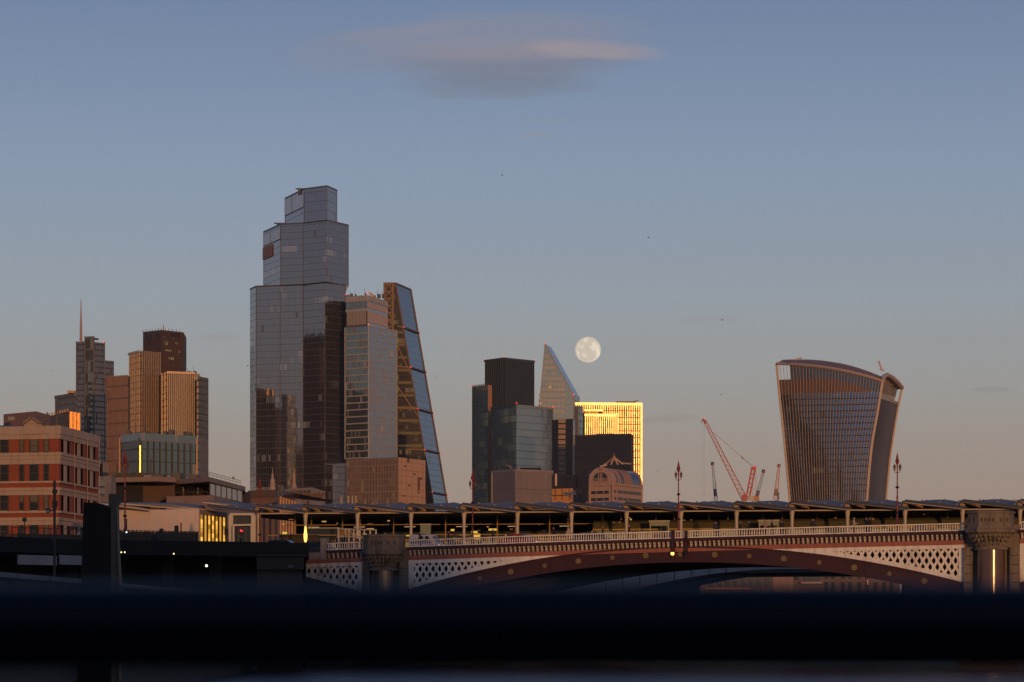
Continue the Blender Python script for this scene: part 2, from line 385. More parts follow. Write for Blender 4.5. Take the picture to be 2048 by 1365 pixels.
for s0, s1 in SPANS:
    bprofile('handrail', [(-.14, 0), (.14, 0), (.14, .1), (-.14, .1)], s0, s1, WHITE)
    bprofile('rail_cap', [(-.16, -.03), (.16, -.03), (.16, -.004), (-.16, -.004)], s0, s1, MAROON)
    bprofile('parapet_base', [(-.14, .63), (.16, .63), (.16, .72), (-.14, .72)], s0, s1, WHITE)
    bprofile('cornice', [(-.45, .72), (.6, .72), (.6, 1.02), (-.45, 1.02)], s0, s1, MAROON)
    bprofile('corbel_band', [(-.02, 1.02), (.6, 1.02), (.6, 1.56), (-.02, 1.56)], s0, s1, MAROON)
    bprofile('salmon_fascia', [(-.12, 1.56), (.6, 1.56), (.6, 1.97), (-.12, 1.97)], s0 - (7 if s0 == SPANS[0][0] else 0), s1, SALMON)
    n = int((s1-s0)/.235)
    for i in range(n):
        s = s0 + (i+.5)*(s1-s0)/n; o = bpy.data.objects.new('baluster', BALM); COL.objects.link(o)
        attach(o, bridge, Matrix.Translation(B(s, 0, ZP(s)-.64)) @ ROTB); nb += 1
    n = int((s1-s0)/.44)
    for i in range(n):
        s = s0 + (i+.5)*(s1-s0)/n; o = bpy.data.objects.new('corbel', CORM); COL.objects.link(o)
        attach(o, bridge, Matrix.Translation(B(s, -.02, ZP(s)-1.03)) @ ROTB)
# arches
ARCH = quad_fit([(S_PL1, bz(818, 1181)), (bs(1372), bz(1372, 1095)), (S_PR0, bz(1928, 1168))])     # top edge of the maroon rib, middle span
sl0 = bs(728); half = 24.0
def ARCH0(s): return bz(728, 1188) + (1 - ((s - (sl0-half))/half)**2) * 3.6
def ARCH2(s): return ARCH(S_PR0) + (1 - ((s - (S_PR1+27))/27)**2) * 4.0
def arch_part(name, f, s0, s1, dz0, dz1, t0, t1, m, n=40):
    vs = []; fs = []
    for i in range(n+1):
        s = s0 + (s1-s0)*i/n; z = f(s)
        vs += [B(s, t0, z-dz0), B(s, t1, z-dz0), B(s, t1, z-dz1), B(s, t0, z-dz1)]
    for i in range(n):
        a = 4*i
        for j in range(4): fs.append((a+j, a+(j+1) % 4, a+4+(j+1) % 4, a+4+j))
    fs.append((0, 1, 2, 3)); fs.append((4*n+3, 4*n+2, 4*n+1, 4*n))
    return mesh(name, vs, fs, m, bridge)
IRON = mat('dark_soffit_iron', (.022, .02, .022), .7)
for f, s0, s1 in ((ARCH0, sl0-2*half, sl0), (ARCH, S_PL1, S_PR0), (ARCH2, S_PR1, S_PR1+54)):
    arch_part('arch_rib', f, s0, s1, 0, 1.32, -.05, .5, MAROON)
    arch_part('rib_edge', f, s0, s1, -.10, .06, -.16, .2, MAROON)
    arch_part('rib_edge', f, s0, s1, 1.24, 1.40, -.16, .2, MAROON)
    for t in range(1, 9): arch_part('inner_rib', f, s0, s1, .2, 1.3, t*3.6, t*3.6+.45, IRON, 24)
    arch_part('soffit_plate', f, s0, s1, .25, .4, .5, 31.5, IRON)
def deck_strip():
    vs = []; fs = []; s0, s1, n = sl0-2*half, S_PR1+60, 30
    for i in range(n+1):
        s = s0 + (s1-s0)*i/n; z = ZP(s) - 1.12
        vs += [B(s, .6, z), B(s, 31.5, z), B(s, 31.5, z-.7), B(s, .6, z-.7)]
    for i in range(n):
        for j in range(4): fs.append((4*i+j, 4*i+(j+1) % 4, 4*i+4+(j+1) % 4, 4*i+4+j))
    return mesh('deck', vs, fs, ASPH, bridge)
deck_strip()
bprofile('footway', [(.6, .95), (4.2, .95), (4.2, 1.125), (.6, 1.125)], sl0-2*half, S_PR1+30, CONC, 30)
arch_part('parapet_wall', lambda s: ZP(s), bs(655), S_PR1+30, 0, 1.1, 31.0, 31.4, MAROON)
# lattice spandrels
def spandrel(f, s0, s1, inner, m, lat):
    """white frame and lattice between salmon fascia and rib; inner = the s of the pier end"""
    top = lambda s: ZP(s) - 1.97
    N = 60; ss = [s0 + (s1-s0)*i/N for i in range(N+1)]
    ok = [s for s in ss if top(s) - f(s) > .02]
    sa, sb = min(ok), max(ok); FW = .34
    def strip(name, fa, fb, a, b, t0=-.1, t1=.2, n=24):
        vs = []; fs = []
        for i in range(n+1):
            s = a + (b-a)*i/n; za, zb = fa(s), fb(s); zb = max(zb, za+.002)
            vs += [B(s, t0, zb), B(s, t1, zb), B(s, t1, za), B(s, t0, za)]
        for i in range(n):
            for j in range(4): fs.append((4*i+j, 4*i+(j+1) % 4, 4*i+4+(j+1) % 4, 4*i+4+j))
        fs.append((0, 1, 2, 3)); fs.append((4*n+3, 4*n+2, 4*n+1, 4*n))
        return mesh(name, vs, fs, m, bridge)
    strip('spandrel_frame', lambda s: max(top(s)-FW, f(s)+.1), top, sa, sb)
    strip('spandrel_frame', lambda s: f(s)+.10, lambda s: min(f(s)+.10+FW*1.15, top(s)), sa, sb, -.11, .21)
    e0, e1 = (inner, inner+.5) if inner < (s0+s1)/2 else (inner-.5, inner)
    strip('spandrel_frame', lambda s: f(s)+.1, top, e0, e1, -.12, .22, 3)
    lo = lambda s: f(s) + .10 + FW; hi = lambda s: top(s) - FW + .06
    dirn = 1 if inner < (s0+s1)/2 else -1
    pitch, slope = .66, 1.72
    end = inner + dirn*.48
    zref = hi(end)
    L = abs((sb if dirn > 0 else sa) - end)
    kmax = int((L + 6) / pitch) + 8
    cross = MB()
    for sgn in (1, -1):
        for k in range(-8, kmax):
            c = end + dirn*k*pitch
            seg = []
            for i in range(121):
                z = zref + .8 - i*.04; s = c + sgn*(z - zref)/slope
                ins = (min(end, sb if dirn > 0 else sa) <= s <= max(end, sb if dirn > 0 else sa)) and lo(s) - .05 < z < hi(s) + .05
                if ins: seg.append((s, z))
            if len(seg) > 4:
                (a, za), (b, zb) = seg[0], seg[-1]
                bar('lattice_bar', B(a, .05 + .012*sgn, za), B(b, .05 + .012*sgn, zb), .215, .10, lat, bridge, side=SBX)
    for k in range(0, 2*kmax):
        for r in range(0, 10):
            s = end + dirn*(k*pitch/2); z = zref - (r + (0 if k % 2 == 0 else .5))*pitch*slope/1.0*1.0
            z = zref - r*pitch*slope/2*1.0
            if (k + r) % 2: continue
            if lo(s)+.02 < z < hi(s)-.02 and min(end, sb if dirn > 0 else sa) <= s <= max(end, sb if dirn > 0 else sa):
                c = B(s, -.03, z); b0 = len(cross.v)
                for tt in (-.04, .06):
                    for i in range(8):
                        w = 2*math.pi*i/8; cross.v.append(c + SBX*(math.cos(w)*.175) + Vector((0, 0, math.sin(w)*.175)) + SBY*tt)
                cross.f.append(tuple(range(b0, b0+8))); cross.f += [(b0+i, b0+8+i, b0+8+(i+1) % 8, b0+(i+1) % 8) for i in range(8)]
    if cross.v: cross.build('lattice_rosettes', lat, bridge, kind='stuff')
def spandrel_dark_sheet(f, s0, s1, n=24):  # dark sheet added so the lattice openings read dark
    vs = []; fs = []
    for i in range(n+1):
        s = s0 + (s1-s0)*i/n; vs += [B(s, 2.2, f(s)-.3), B(s, 2.2, ZP(s)-1.6)]
    for i in range(n): fs.append((2*i, 2*i+2, 2*i+3, 2*i+1))
    mesh('spandrel_dark_sheet', vs, fs, IRON, bridge)
spandrel_dark_sheet(ARCH, S_PL1, S_PR0); spandrel_dark_sheet(ARCH0, sl0-half, sl0); spandrel_dark_sheet(ARCH2, S_PR1, S_PR1+27)
mid = bs(1372)
spandrel(ARCH, S_PL1, mid, S_PL1, WHITE, WHITE)
spandrel(ARCH, mid, S_PR0, S_PR0, WHITE, WHITE)
spandrel(ARCH0, sl0-half+4, sl0, sl0, RUSTW, RUSTW)
spandrel(ARCH2, S_PR1, S_PR1+20, S_PR1, RUSTW, RUSTW)
# gilt bosses on the rib: a ring with a centre stud
DULLG = mat('dull_gilt', (.22, .15, .07), .6, metal=.3)
def boss_ring(s, z, r0, r1, h, m, parent, nm, n=16):
    c = B(s, -.06, z); b = MB()
    for rr, e in ((r0, 0), (r0, h), (r1, h), (r1, 0)):
        for k in range(n): w = 2*math.pi*k/n; b.v.append(c + SBX*(math.cos(w)*rr) + Vector((0, 0, math.sin(w)*rr)) - SBY*e)
    for j in range(3):
        for k in range(n): b.f.append((j*n+k, (j+1)*n+k, (j+1)*n+(k+1) % n, j*n+(k+1) % n))
    return b.build(nm, m, parent)
for i, px in enumerate([960, 1022, 1090, 1157, 1225, 1292, 1361, 1430, 1499, 1568, 1639, 1709, 1779, 1849]):
    s = bs(px); z = ARCH(s) - .66; big = (i % 2 == 1); m = GOLD if big else DULLG
    o = boss_ring(s, z, .25 if big else .21, .19 if big else .12, .05, m, bridge, 'boss'); boss_ring(s, z, .10, .01, .07, m, o, 'stud')
    if not big:
        for k in range(6): w = 2*math.pi*k/6; boss_ring(s + math.cos(w)*.165, z + math.sin(w)*.165, .06, .01, .06, m, o, 'petal', 6)
# piers with pulpits
def pier(s0, s1, topdz, name='bridge_pier', label=''):
    sc = (s0+s1)/2; hw = (s1-s0)/2; zt = ZP(sc) + topdz
    t = thing(name, B(sc, -1, 0), label, 'pier', 'bridge piers')
    def lbox(nm, a, b, t0, t1, z0, z1, m):
        vs = [B(s, tt, z) for z in (z0, z1) for tt in (t0, t1) for s in (a, b)]
        return mesh(nm, vs, [(0, 2, 3, 1), (4, 5, 7, 6), (0, 1, 5, 4), (2, 6, 7, 3), (0, 4, 6, 2), (1, 3, 7, 5)], m, t)
    lbox('wall', sc-hw, sc+hw, .0, 31, -3, zt-1.2, STONE)
    for a, b in ((sc-hw, sc-hw*.66), (sc+hw*.66, sc+hw)):
        z = -1.0
        while z < zt - 3.2:
            lbox('stone_block', a+.01, b-.01, -.55, .0, z+.02, z+.78, STONE); z += .8
    lbox('base', sc-hw-.2, sc+hw+.2, -2.6, 31.4, -3, .7, mat('wet_stone', (.03, .027, .02), .5))
    # column shaft
    def ring(prof, nm, m, n, tc=-.75, ph=0.0, sm=True, sy=1.0):
        b = MB(); b0 = 0
        for r, z in prof:
            for k in range(n):
                w = 2*math.pi*k/n + ph; b.v.append(B(sc + math.cos(w)*r, tc + math.sin(w)*r*sy, z))
        for j in range(len(prof)-1):
            for k in range(n): b.f.append((j*n+k, j*n+(k+1) % n, (j+1)*n+(k+1) % n, (j+1)*n+k))
        b.f.append(tuple(range(n))[::-1]); b.f.append(tuple(range((len(prof)-1)*n, len(prof)*n)))
        return b.build(nm, m, t, smooth=sm)
    rs = hw*.50
    ring([(rs*1.15, -1), (rs*1.15, 1.2), (rs, 1.5), (rs, 1.52), (rs, 3.0), (rs, zt-3.42)], 'shaft', REDGR, 28)
    ring([(rs*1.22, zt-3.46), (rs*1.22, zt-3.3), (rs*1.05, zt-3.2), (rs*1.0, zt-3.0), (rs*1.35, zt-2.4), (rs*1.62, zt-2.15), (rs*1.66, zt-2.05)], 'capital', STONE, 16)
    lf = MB()
    for k in range(14):
        w = math.pi*(1 + (k+.5)/14)
        for h, rr, sz in ((zt-2.95, 1.08, .22), (zt-2.55, 1.32, .26), (zt-2.25, 1.55, .2)):
            c = B(sc + math.cos(w)*rs*rr, -.75 + math.sin(w)*rs*rr, h + (k % 2)*.08)
            lf.lathe(c, [(sz*.35, -sz*.8), (sz*.6, -.1), (sz*.55, sz*.35), (sz*.15, sz*.7)], 6)
    lf.build('carved_leaves', STONE, t, kind='stuff')
    P8 = R(22.5)
    ring([(rs*1.62, zt-2.05), (rs*1.86, zt-1.92), (rs*1.92, zt-1.62), (rs*1.80, zt-1.55), (rs*1.80, zt-1.42)], 'cornice', STONE, 8, ph=P8, sm=False)
    ring([(rs*1.70, zt-1.42), (rs*1.70, zt-.22), (rs*1.80, zt-.2), (rs*1.80, zt-.02), (rs*1.72, zt)], 'pulpit', STONE, 8, ph=P8, sm=False)
    ap = rs*1.70*math.cos(P8)
    for f in (-1, 0, 1):
        w = -math.pi/2 + f*math.pi/4; nx, ny = math.cos(w), math.sin(w); tx, ty = -ny, nx; wd = 2*rs*1.70*math.sin(P8)
        for k in (-.3, -.1, .1, .3) if f == 0 else (-.2, .2):
            cs, ct = sc + nx*ap + tx*wd*k*1.05, -.75 + ny*ap + ty*wd*k*1.05
            q = wd*.075
            vs = [B(cs + tx*a*q + nx*e, ct + ty*a*q + ny*e, zt-.82 + c*q*1.9) for e in (-.02, .05) for a, c in ((-1, -1), (1, -1), (1, 1), (-1, 1))]
            mesh('panel_frame', vs, [(4, 5, 6, 7), (0, 1, 5, 4), (1, 2, 6, 5), (2, 3, 7, 6), (3, 0, 4, 7)], STONE, t)
            vs = [B(cs + tx*a*q*.6 + nx*e, ct + ty*a*q*.6 + ny*e, zt-.82 + c*q*1.3) for e in (.03, .055) for a, c in ((-1, -1), (1, -1), (1, 1), (-1, 1))]
            mesh('panel_recess', vs, [(4, 5, 6, 7), (0, 1, 5, 4), (1, 2, 6, 5), (2, 3, 7, 6), (3, 0, 4, 7)], mat('dark_stone', (.05, .04, .034), .9), t)  # thin darker stone panel inside each frame
    return t
pier(S_PL0, S_PL1, .55, label='shaded stone pier with octagonal pulpit left of the main arch')
pier(S_PR0, S_PR1, .95, label='sunlit stone pier with carved capital right of the main arch')
# end post of the parapet and low wall left of it
wp = thing('parapet_post', B(bs(649), 0, 10), 'pale square parapet post at the north end of the bridge', 'post')
bar('shaft', B(bs(649), 0, bz(649, 1120)), B(bs(649), 0, bz(649, 1079)), .62, .62, CONC, wp, side=SBX)
bar('cap', B(bs(649), 0, bz(649, 1079)), B(bs(649), 0, bz(649, 1077)), .70, .70, CONC, wp, side=SBX)
lw_ = mesh('boundary_parapet', [B(s, t, z) for z in (bz(600, 1122), bz(600, 1106)) for t in (-.1, .5) for s in (bs(520), bs(642))], [(0, 2, 3, 1), (4, 5, 7, 6), (0, 1, 5, 4), (2, 6, 7, 3), (0, 4, 6, 2), (1, 3, 7, 5)], CONC)
tag(lw_, 'low concrete wall leading up to the pale parapet post', 'wall')
# pair of maroon posts with lanterns at the crown
for px, on in ((1348, True), (1374, False)):
    t = thing('rib_lantern', B(bs(px), -.3, bz(px, 1125)), 'navigation lantern bracket at the crown of the arch, ' + ('lit' if on else 'unlit'), 'lantern')
    s = bs(px)
    bar('bracket', B(s, -.3, bz(px, 1118)), B(s, -.3, bz(px, 1062)), .26, .3, MAROON, t, side=SBX)
    bar('bracket_arm', B(s, -.12, bz(px, 1104)), B(s, -.5, bz(px, 1104)), .12, .12, BLACKP, t)
    c = B(s, -.55, bz(px, 1108))
    MB().lathe(c, [(.06, .28), (.2, .22), (.22, .14)], 8).build('hood', BLACKP, t)
    MB().lathe(c, [(.14, .12), (.17, 0), (.12, -.14)], 8).build('lens', emit('lamp_amber', (1, .55, .12), 3.0) if on else BLACKP, t)
# lamp standards
LRED = mat('lamp_red_paint', (.20, .018, .014), .38)
def lamp_post():
    t = thing('street_lamp', (0, 0, 0), '', 'street lamp', 'red lamp standards along the bridge')
    MB().lathe((0, 0, 0), [(.22, 0), (.22, .35), (.16, .45), (.13, 1.1), (.15, 1.2), (.085, 1.3), (.075, 3.6), (.1, 3.68), (.1, 3.8), (.065, 3.9), (.055, 6.6), (.09, 6.7), (.05, 6.8)], 10).build('post', LRED, t, smooth=True)
    for z in (2.2, 4.6): MB().lathe((0, 0, z), [(.07, 0), (.17, .04), (.2, .1), (.12, .18), (.07, .22)], 8).build('collar', BLACKP, t)
    MB().lathe((0, 0, 6.8), [(.05, 0), (.16, .25), (.2, .42), (.1, .62), (.12, .68), (.03, 1.1), (.005, 1.35)], 8).build('top_lantern', LRED, t)
    for a in (-1, 1):
        MB().tube([(0, 0, 6.15), (a*.12, 0, 6.08), (a*.22, 0, 6.15), (a*.26, 0, 6.3)], .03, 6).build('arm', LRED, t)
        l = MB().lathe((a*.26, 0, 6.28), [(.03, 0), (.09, .06), (.14, .34), (.08, .38)], 8).build('lantern', mat('lantern_glass', (.16, .10, .09), .25), t)
        MB().lathe((a*.26, 0, 6.66), [(.16, 0), (.08, .12), (.03, .24), (.01, .34)], 8).build('lantern_hood', LRED, l)
    return t
def copy_tree(o, M, parent=None):
    """copy a thing built about the origin to world matrix M, with its parts and their sub-parts"""
    c = o.copy(); COL.objects.link(c)
    if parent is None: attach(c, None, M)
    else:
        c.parent = parent; c.matrix_parent_inverse = Matrix.Identity(4); c.matrix_basis = o.matrix_basis; WM[c.name] = WM[parent.name] @ o.matrix_basis
    for ch in [q for q in bpy.data.objects if q.parent == o]: copy_tree(ch, None, c)
    return c
def move_tree(o, M): o.matrix_basis = M; WM[o.name] = M
LP = lamp_post(); first = True
for px, ytop, lab in ((945, 937, 'red lamp standard rising above the bridge in front of the teal glass towers'), (1358, 918, 'red lamp standard on the bridge over the crown of the arch'),
                 (1797, 902, 'red lamp standard on the bridge in front of the flaring top-heavy tower'), (518, 953, 'red lamp standard beside the tallest tower at the north end of the bridge')):
    s = bs(px) - .25; base = B(s, .75, ZP(s) - 1.12); h = Z(ytop, base.y) - base.z; M = Matrix.Translation(base) @ ROTB @ Matrix.Scale(h/8.15, 4)
    if first: move_tree(LP, M); t = LP; first = False
    else: t = copy_tree(LP, M)
    t['label'] = lab
t = copy_tree(LP, Matrix.Translation((X(250, 285), 285, Z(1085, 285))) @ Matrix.Scale((Z(898, 285)-Z(1085, 285))/8.15, 4)); t['label'] = 'red lamp standard on the approach road in front of the white pavilion'
# ------------------------------------------------------------------ railway station bridge behind
KR, DR = 0.25, 314.0
NR = math.sqrt(1 + KR*KR)
def rd(px): return DR / (1 + KR * (px - 1024) / F)
def rs_(px): return X(px, rd(px)) * NR
def RB(s, t, z): return Vector((s/NR + t*KR/NR, DR - s*KR/NR + t/NR, z))
def rz(px, py): return Z(py, rd(px))
SRX, SRY = Vector((1/NR, -KR/NR, 0)), Vector((KR/NR, 1/NR, 0))
CX = [420, 517, 611, 715, 822, 928, 1035, 1143, 1253, 1362, 1473, 1584, 1695, 1810, 1925, 2040, 2157]
st = thing('railway_station', RB(rs_(1200), 0, 0), 'railway station on its own bridge under a sawtooth roof of curved panels', 'station')
PAN = mat('solar_roof_panel', (.17, .155, .15), .55, var=.12, spec=.35)
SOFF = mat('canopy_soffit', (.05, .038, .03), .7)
EDGE = mat('canopy_edge_steel', (.42, .32, .27), .4)
ZB = quad_fit([(rs_(560), rz(560, 1027.5)), (rs_(1250), rz(1250, 1023.5)), (rs_(2000), rz(2000, 1019))])   # height of the eaves beam
GOLDW = mat('gold_lit_strut', (.42, .26, .12), .6)  # strut colour carries the gold of the low sunlight
s_end0, s_end1 = rs_(455), rs_(2150)
SEG = [rs_(x) for x in CX]
for k in range(len(SEG)-1):
    a, b = SEG[k], SEG[k+1]
    if k > 0: bar('eaves_beam', RB(a, 0, ZB(a)), RB(b, 0, ZB(b)), .14, .2, CREAM, st, side=(0, 0, 1))
    # curved roof bay
    n, mth = 14, 6; vs = []; fs = []; L = b - a
    a2, b2 = a + .02*L, b + .07*L
    for j in range(mth+1):
        tt = j/mth
        for i in range(n+1):
            q = i/n; s = a2 + (b2-a2)*q; zb_ = ZB(s)
            front = zb_ + 1.02*(1-q) + .24*q + .06*math.sin(math.pi*q)
            back = zb_ + 1.06 + .20*math.sin(math.pi*min(1, q*.92))
            w = min(1, tt*1.35); w = w*w*(3-2*w)
            vs.append(RB(s, -1.1 + 7.2*tt, front + (back-front)*w*(.35+.65*math.sin(math.pi*min(1, q*1.02))**.7)))
    for j in range(mth):
        for i in range(n): x0 = j*(n+1)+i; fs.append((x0, x0+1, x0+n+2, x0+n+1))
    roof = mesh('roof_panel', vs, fs, PAN, st, smooth=True)
    so_ = roof.modifiers.new('thick', 'SOLIDIFY'); so_.thickness = .16; so_.offset = -1
    fa, fb = vs[0], vs[n]
    bar('roof_edge', Vector(fa) - SRY*.06 + Vector((0, 0, -.10)), Vector(fb) - SRY*.06 + Vector((0, 0, -.10)), .30, .1, mat('roof_edge_blue_grey', (.05, .055, .075), .35), roof, side=(0, 0, 1))
    bar('roof_drip', Vector(fa) - SRY*.14 + Vector((0, 0, -.29)), Vector(fb) - SRY*.14 + Vector((0, 0, -.29)), .08, .08, EDGE if k % 2 == 1 else mat('canopy_edge_unlit', (.16, .13, .13), .45), roof, side=(0, 0, 1))  # every other drip edge is coloured brighter as if sunlit
    # seams on the panel and small lamps on its edge
    for q in (.3, .58, .86):
        i = int(q*n); v = Vector(vs[i]); MB().lathe(v + Vector((0, 0, .08)), [(.09, 0), (.11, .07), (.04, .14)], 6).build('roof_lamp', EDGE, roof)
        for j in range(mth): pass
    for i in (4, 8, 12):
        pts = [Vector(vs[j*(n+1)+i]) + Vector((0, 0, .04)) for j in range(mth+1)]; MB().tube(pts, .035, 4).build('seam', mat('seam_steel', (.2, .2, .22), .4), roof)
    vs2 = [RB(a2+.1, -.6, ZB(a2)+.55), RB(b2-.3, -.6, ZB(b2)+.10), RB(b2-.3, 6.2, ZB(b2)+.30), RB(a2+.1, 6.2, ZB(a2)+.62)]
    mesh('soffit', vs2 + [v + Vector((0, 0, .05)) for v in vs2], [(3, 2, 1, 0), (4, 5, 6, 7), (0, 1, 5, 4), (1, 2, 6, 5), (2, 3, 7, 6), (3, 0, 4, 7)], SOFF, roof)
    if k > 0:
        for i in range(5):
            p = RB(a + .25 + .34*i, -.9, ZB(a) + 1.0 - .13*i); q = RB(a + .60 + .34*i, -.75, ZB(a) + .62 - .11*i)
            bar('strut', p, q, .13, .12, GOLDW, st, side=SRX)
        MB().lathe(RB(a, -.35, ZB(a)+.12), [(.16, 0), (.34, .35), (.4, .6), (.2, .85)], 8).build('column_bracket', GOLDW, st)
        # flared column
        bz0 = 11.6; b = MB(); b.lathe(RB(a, 0, 0), [(.17, bz0), (.17, ZB(a)-1.6), (.2, ZB(a)-.7), (.29, ZB(a)-.1), (.29, ZB(a)+.12)], 12); b.build('column', CREAM, st, smooth=True)
PLAT = mat('platform_concrete', (.10, .085, .07), .8)
def sbox(name, s0, s1, t0, t1, z0, z1, m, parent=st):
    vs = [RB(s, t, z) for z in (z0, z1) for t in (t0, t1) for s in (s0, s1)]
    return mesh(name, vs, [(0, 2, 3, 1), (4, 5, 7, 6), (0, 1, 5, 4), (2, 6, 7, 3), (0, 4, 6, 2), (1, 3, 7, 5)], m, parent)
sbox('deck', s_end0, s_end1, -1.5, 26, 9.6, 11.6, PLAT)
sbox('deck_edge', s_end0, s_end1, -1.7, -1.5, 10.6, 12.0, DARKC)
sbox('back_wall', s_end0, s_end1, 24, 24.4, 11.6, ZB(0)+.6, DARKC)
sbox('roof_slab', s_end0, s_end1, 6.0, 24, ZB(0)+.1, ZB(0)+.45, SOFF)
sbox('roof_fascia', rs_(1100), s_end1, 24.4, 25.0, ZB(0)+.6, ZB(rs_(2000))+1.52, mat('brown_fascia', (.20, .14, .11), .7))
for px in (1705, 1815, 1930, 2040):
    s = rs_(px) - .9; sbox('gusset_plate', s-.6, s+.6, 8.2, 8.4, ZB(s)+.7, ZB(s)+1.35, mat('grey_gusset', (.3, .3, .33), .5))
    for q in (-.28, .28): MB().tube([RB(s+q, 8.12, ZB(s)+1.0), RB(s+q, 8.21, ZB(s)+1.0)], .14, 10).build('gusset_hole', BLACKP, st)
for t_, z_ in ((3.5, 2.35), (9, 1.0), (9, 2.6), (16, 1.8)):
    for k in range(1, len(SEG)-1): bar('tie_rail', RB(SEG[k], t_, ZB(SEG[k])-z_), RB(SEG[k+1], t_, ZB(SEG[k+1])-z_), .09, .12, GOLDW, st, side=(0, 0, 1))
for k in range(1, len(SEG)-1):
    for q in (.25, .6):
        s = SEG[k] + q*(SEG[k+1]-SEG[k]); bar('inner_post', RB(s, 9, 11.6), RB(s, 9, ZB(s)+.1), .12, .12, GOLDW, st, side=SRX)
    s = SEG[k]+2; bar('platform_light', RB(s, 12, ZB(s)-1.15), RB(s+1.3, 12, ZB(s)-1.15), .06, .15, emit('strip_light', (1., .68, .36), .55), st, side=(0, 0, 1))
    s = SEG[k]+4.4; bar('platform_light', RB(s, 18, ZB(s)-1.6), RB(s+.9, 18, ZB(s)-1.6), .06, .15, emit('strip_light', (1., .68, .36), .55), st, side=(0, 0, 1))
# rail bridge arch under the deck
GREYI = mat('grey_blue_iron', (.46, .46, .47), .5, stain=(.33, .33, .34))
RARCH = quad_fit([(rs_(1270), rz(1270, 1181)), (rs_(1430), rz(1430, 1149)), (rs_(1600), rz(1600, 1139))])   # underside of the arch rib
rb = thing('railway_bridge', RB(rs_(1372), 0, 0), 'grey plated iron arch of the railway bridge seen through the road arch', 'bridge')
sA, sB = rs_(1060), rs_(2010)
N = 44
for part, d0, d1, t0, t1, m in (('arch_rib', 0, 0, -1.6, -1.2, GREYI), ('inner_arch_rib', 0, -1.0, 8, 8.4, IRON), ('inner_arch_rib', 0, -1.0, 16, 16.4, IRON), ('soffit_plate', -.1, -.2, -1.2, 24, IRON)):
    vs = []; fs = []
    for i in range(N+1):
        s = sA + (sB-sA)*i/N; z = RARCH(s); e = d1 - ((.9 + 2.4*abs(2*i/N - 1)**1.5) if part == 'arch_rib' else 0)
        vs += [RB(s, t0, z-d0), RB(s, t1, z-d0), RB(s, t1, z-e), RB(s, t0, z-e)]
    for i in range(N):
        for j in range(4): fs.append((4*i+j, 4*i+(j+1) % 4, 4*i+4+(j+1) % 4, 4*i+4+j))
    fs += [(0, 1, 2, 3), (4*N+3, 4*N+2, 4*N+1, 4*N)]
    mesh(part, vs, fs, m, rb)
for i in range(10):
    s = rs_(1150) + i*1.9; z = RARCH(s); bar('arch_seam', RB(s, -1.63, z), RB(s, -1.63, z+1.6), .06, .06, IRON, rb, side=SRX)
for i in range(9):
    s = rs_(1150) + i*1.15; z = RARCH(s) + .9 + 2.4*abs(2*(s-sA)/(sB-sA) - 1)**1.5; bar('ladder_post', RB(s, -1.4, z), RB(s, -1.4, z+.42), .07, .07, GREYI, rb, side=SRX)
    bar('ladder_rail', RB(s, -1.4, z+.42), RB(s+1.15, -1.4, z+.60), .07, .07, GREYI, rb, side=(0, 0, 1))
for s0, s1 in ((S_PL0, S_PL1), (S_PR0, S_PR1)):
    m0 = s0*1.16; m1 = s1*1.16
    sbox('pier', m0, m1, -1.5, 24, -3, 9.6, DARKC, rb)
sbox('spandrel_wall', sA, sB, -1.0, 23, RARCH(rs_(1600))+.9, 9.6, IRON, rb)
# trains standing at the platforms
def train(s0, s1, t0, zf, side, label):
    L = s1 - s0; t = thing('train', RB((s0+s1)/2, t0, zf), label, 'train')
    prof = [(0, .2), (0, 2.2), (.25, 2.9), (.7, 3.15), (2.1, 3.15), (2.5, 2.9), (2.7, 2.2), (2.7, .2)]
    vs = [RB(s, t0 + a, zf + b) for s in (s0, s1) for a, b in prof]; k = len(prof)
    mesh('body', vs, [tuple(range(k)), tuple(range(k, 2*k))[::-1]] + [(j, j+k, (j+1) % k + k, (j+1) % k) for j in range(k)], side, t)
    n = int(L/2.3)
    for i in range(n):
        s = s0 + .5 + i*2.3
        if i % 4 == 3: sbox('door', s, s+1.2, t0-.05, t0, zf+.3, zf+2.25, mat('train_door', (.06, .08, .07), .4), t)
        else: sbox('window', s, s+1.7, t0-.04, t0, zf+1.15, zf+1.95, mat('train_window', (.02, .02, .02), .15, emit=(1, .62, .22, .16)), t)
    sbox('stripe', s0, s1, t0-.03, t0, zf+2.08, zf+2.24, mat('train_yellow', (.46, .30, .05), .4), t)
    for i in range(int(L/5)): MB().tube([RB(s0+1+i*5, t0+.2, zf), RB(s0+1+i*5, t0+2.5, zf)], .42, 12).build('wheel', BLACKP, t)
TG = mat('train_green', (.09, .08, .045), .4)
train(rs_(1165), rs_(1500), 5.2, 12.45, TG, 'dull yellow-green train at the platform behind the arch crown')
train(rs_(1510), rs_(2100), 5.2, 12.5, TG, 'yellow-striped train at the platform left of the right pier')
train(rs_(540), rs_(1120), 13.5, 11.7, mat('train_grey', (.07, .08, .09), .4), 'dark grey train on the farther track behind the left columns')
def panel(px0, px1, py0, py1, t_, m, label, cat, name, frame=CREAM):
    s0, s1 = rs_(px0), rs_(px1); zz0, zz1 = rz(px0, py1), rz(px0, py0)
    o = thing(name, RB((s0+s1)/2, t_, 11.6), label, cat)
    sbox('board', s0, s1, t_-.05, t_+.05, zz0, zz1, m, o)
    sbox('board_top', s0-.06, s1+.06, t_-.08, t_+.08, zz1, zz1+.12, frame, o)
    for s in (s0+.1, s1-.1): sbox('leg', s-.05, s+.05, t_-.04, t_+.04, 11.6, zz0, CREAM, o)
PGREEN = mat('pale_green_board', (.26, .29, .22), .5)
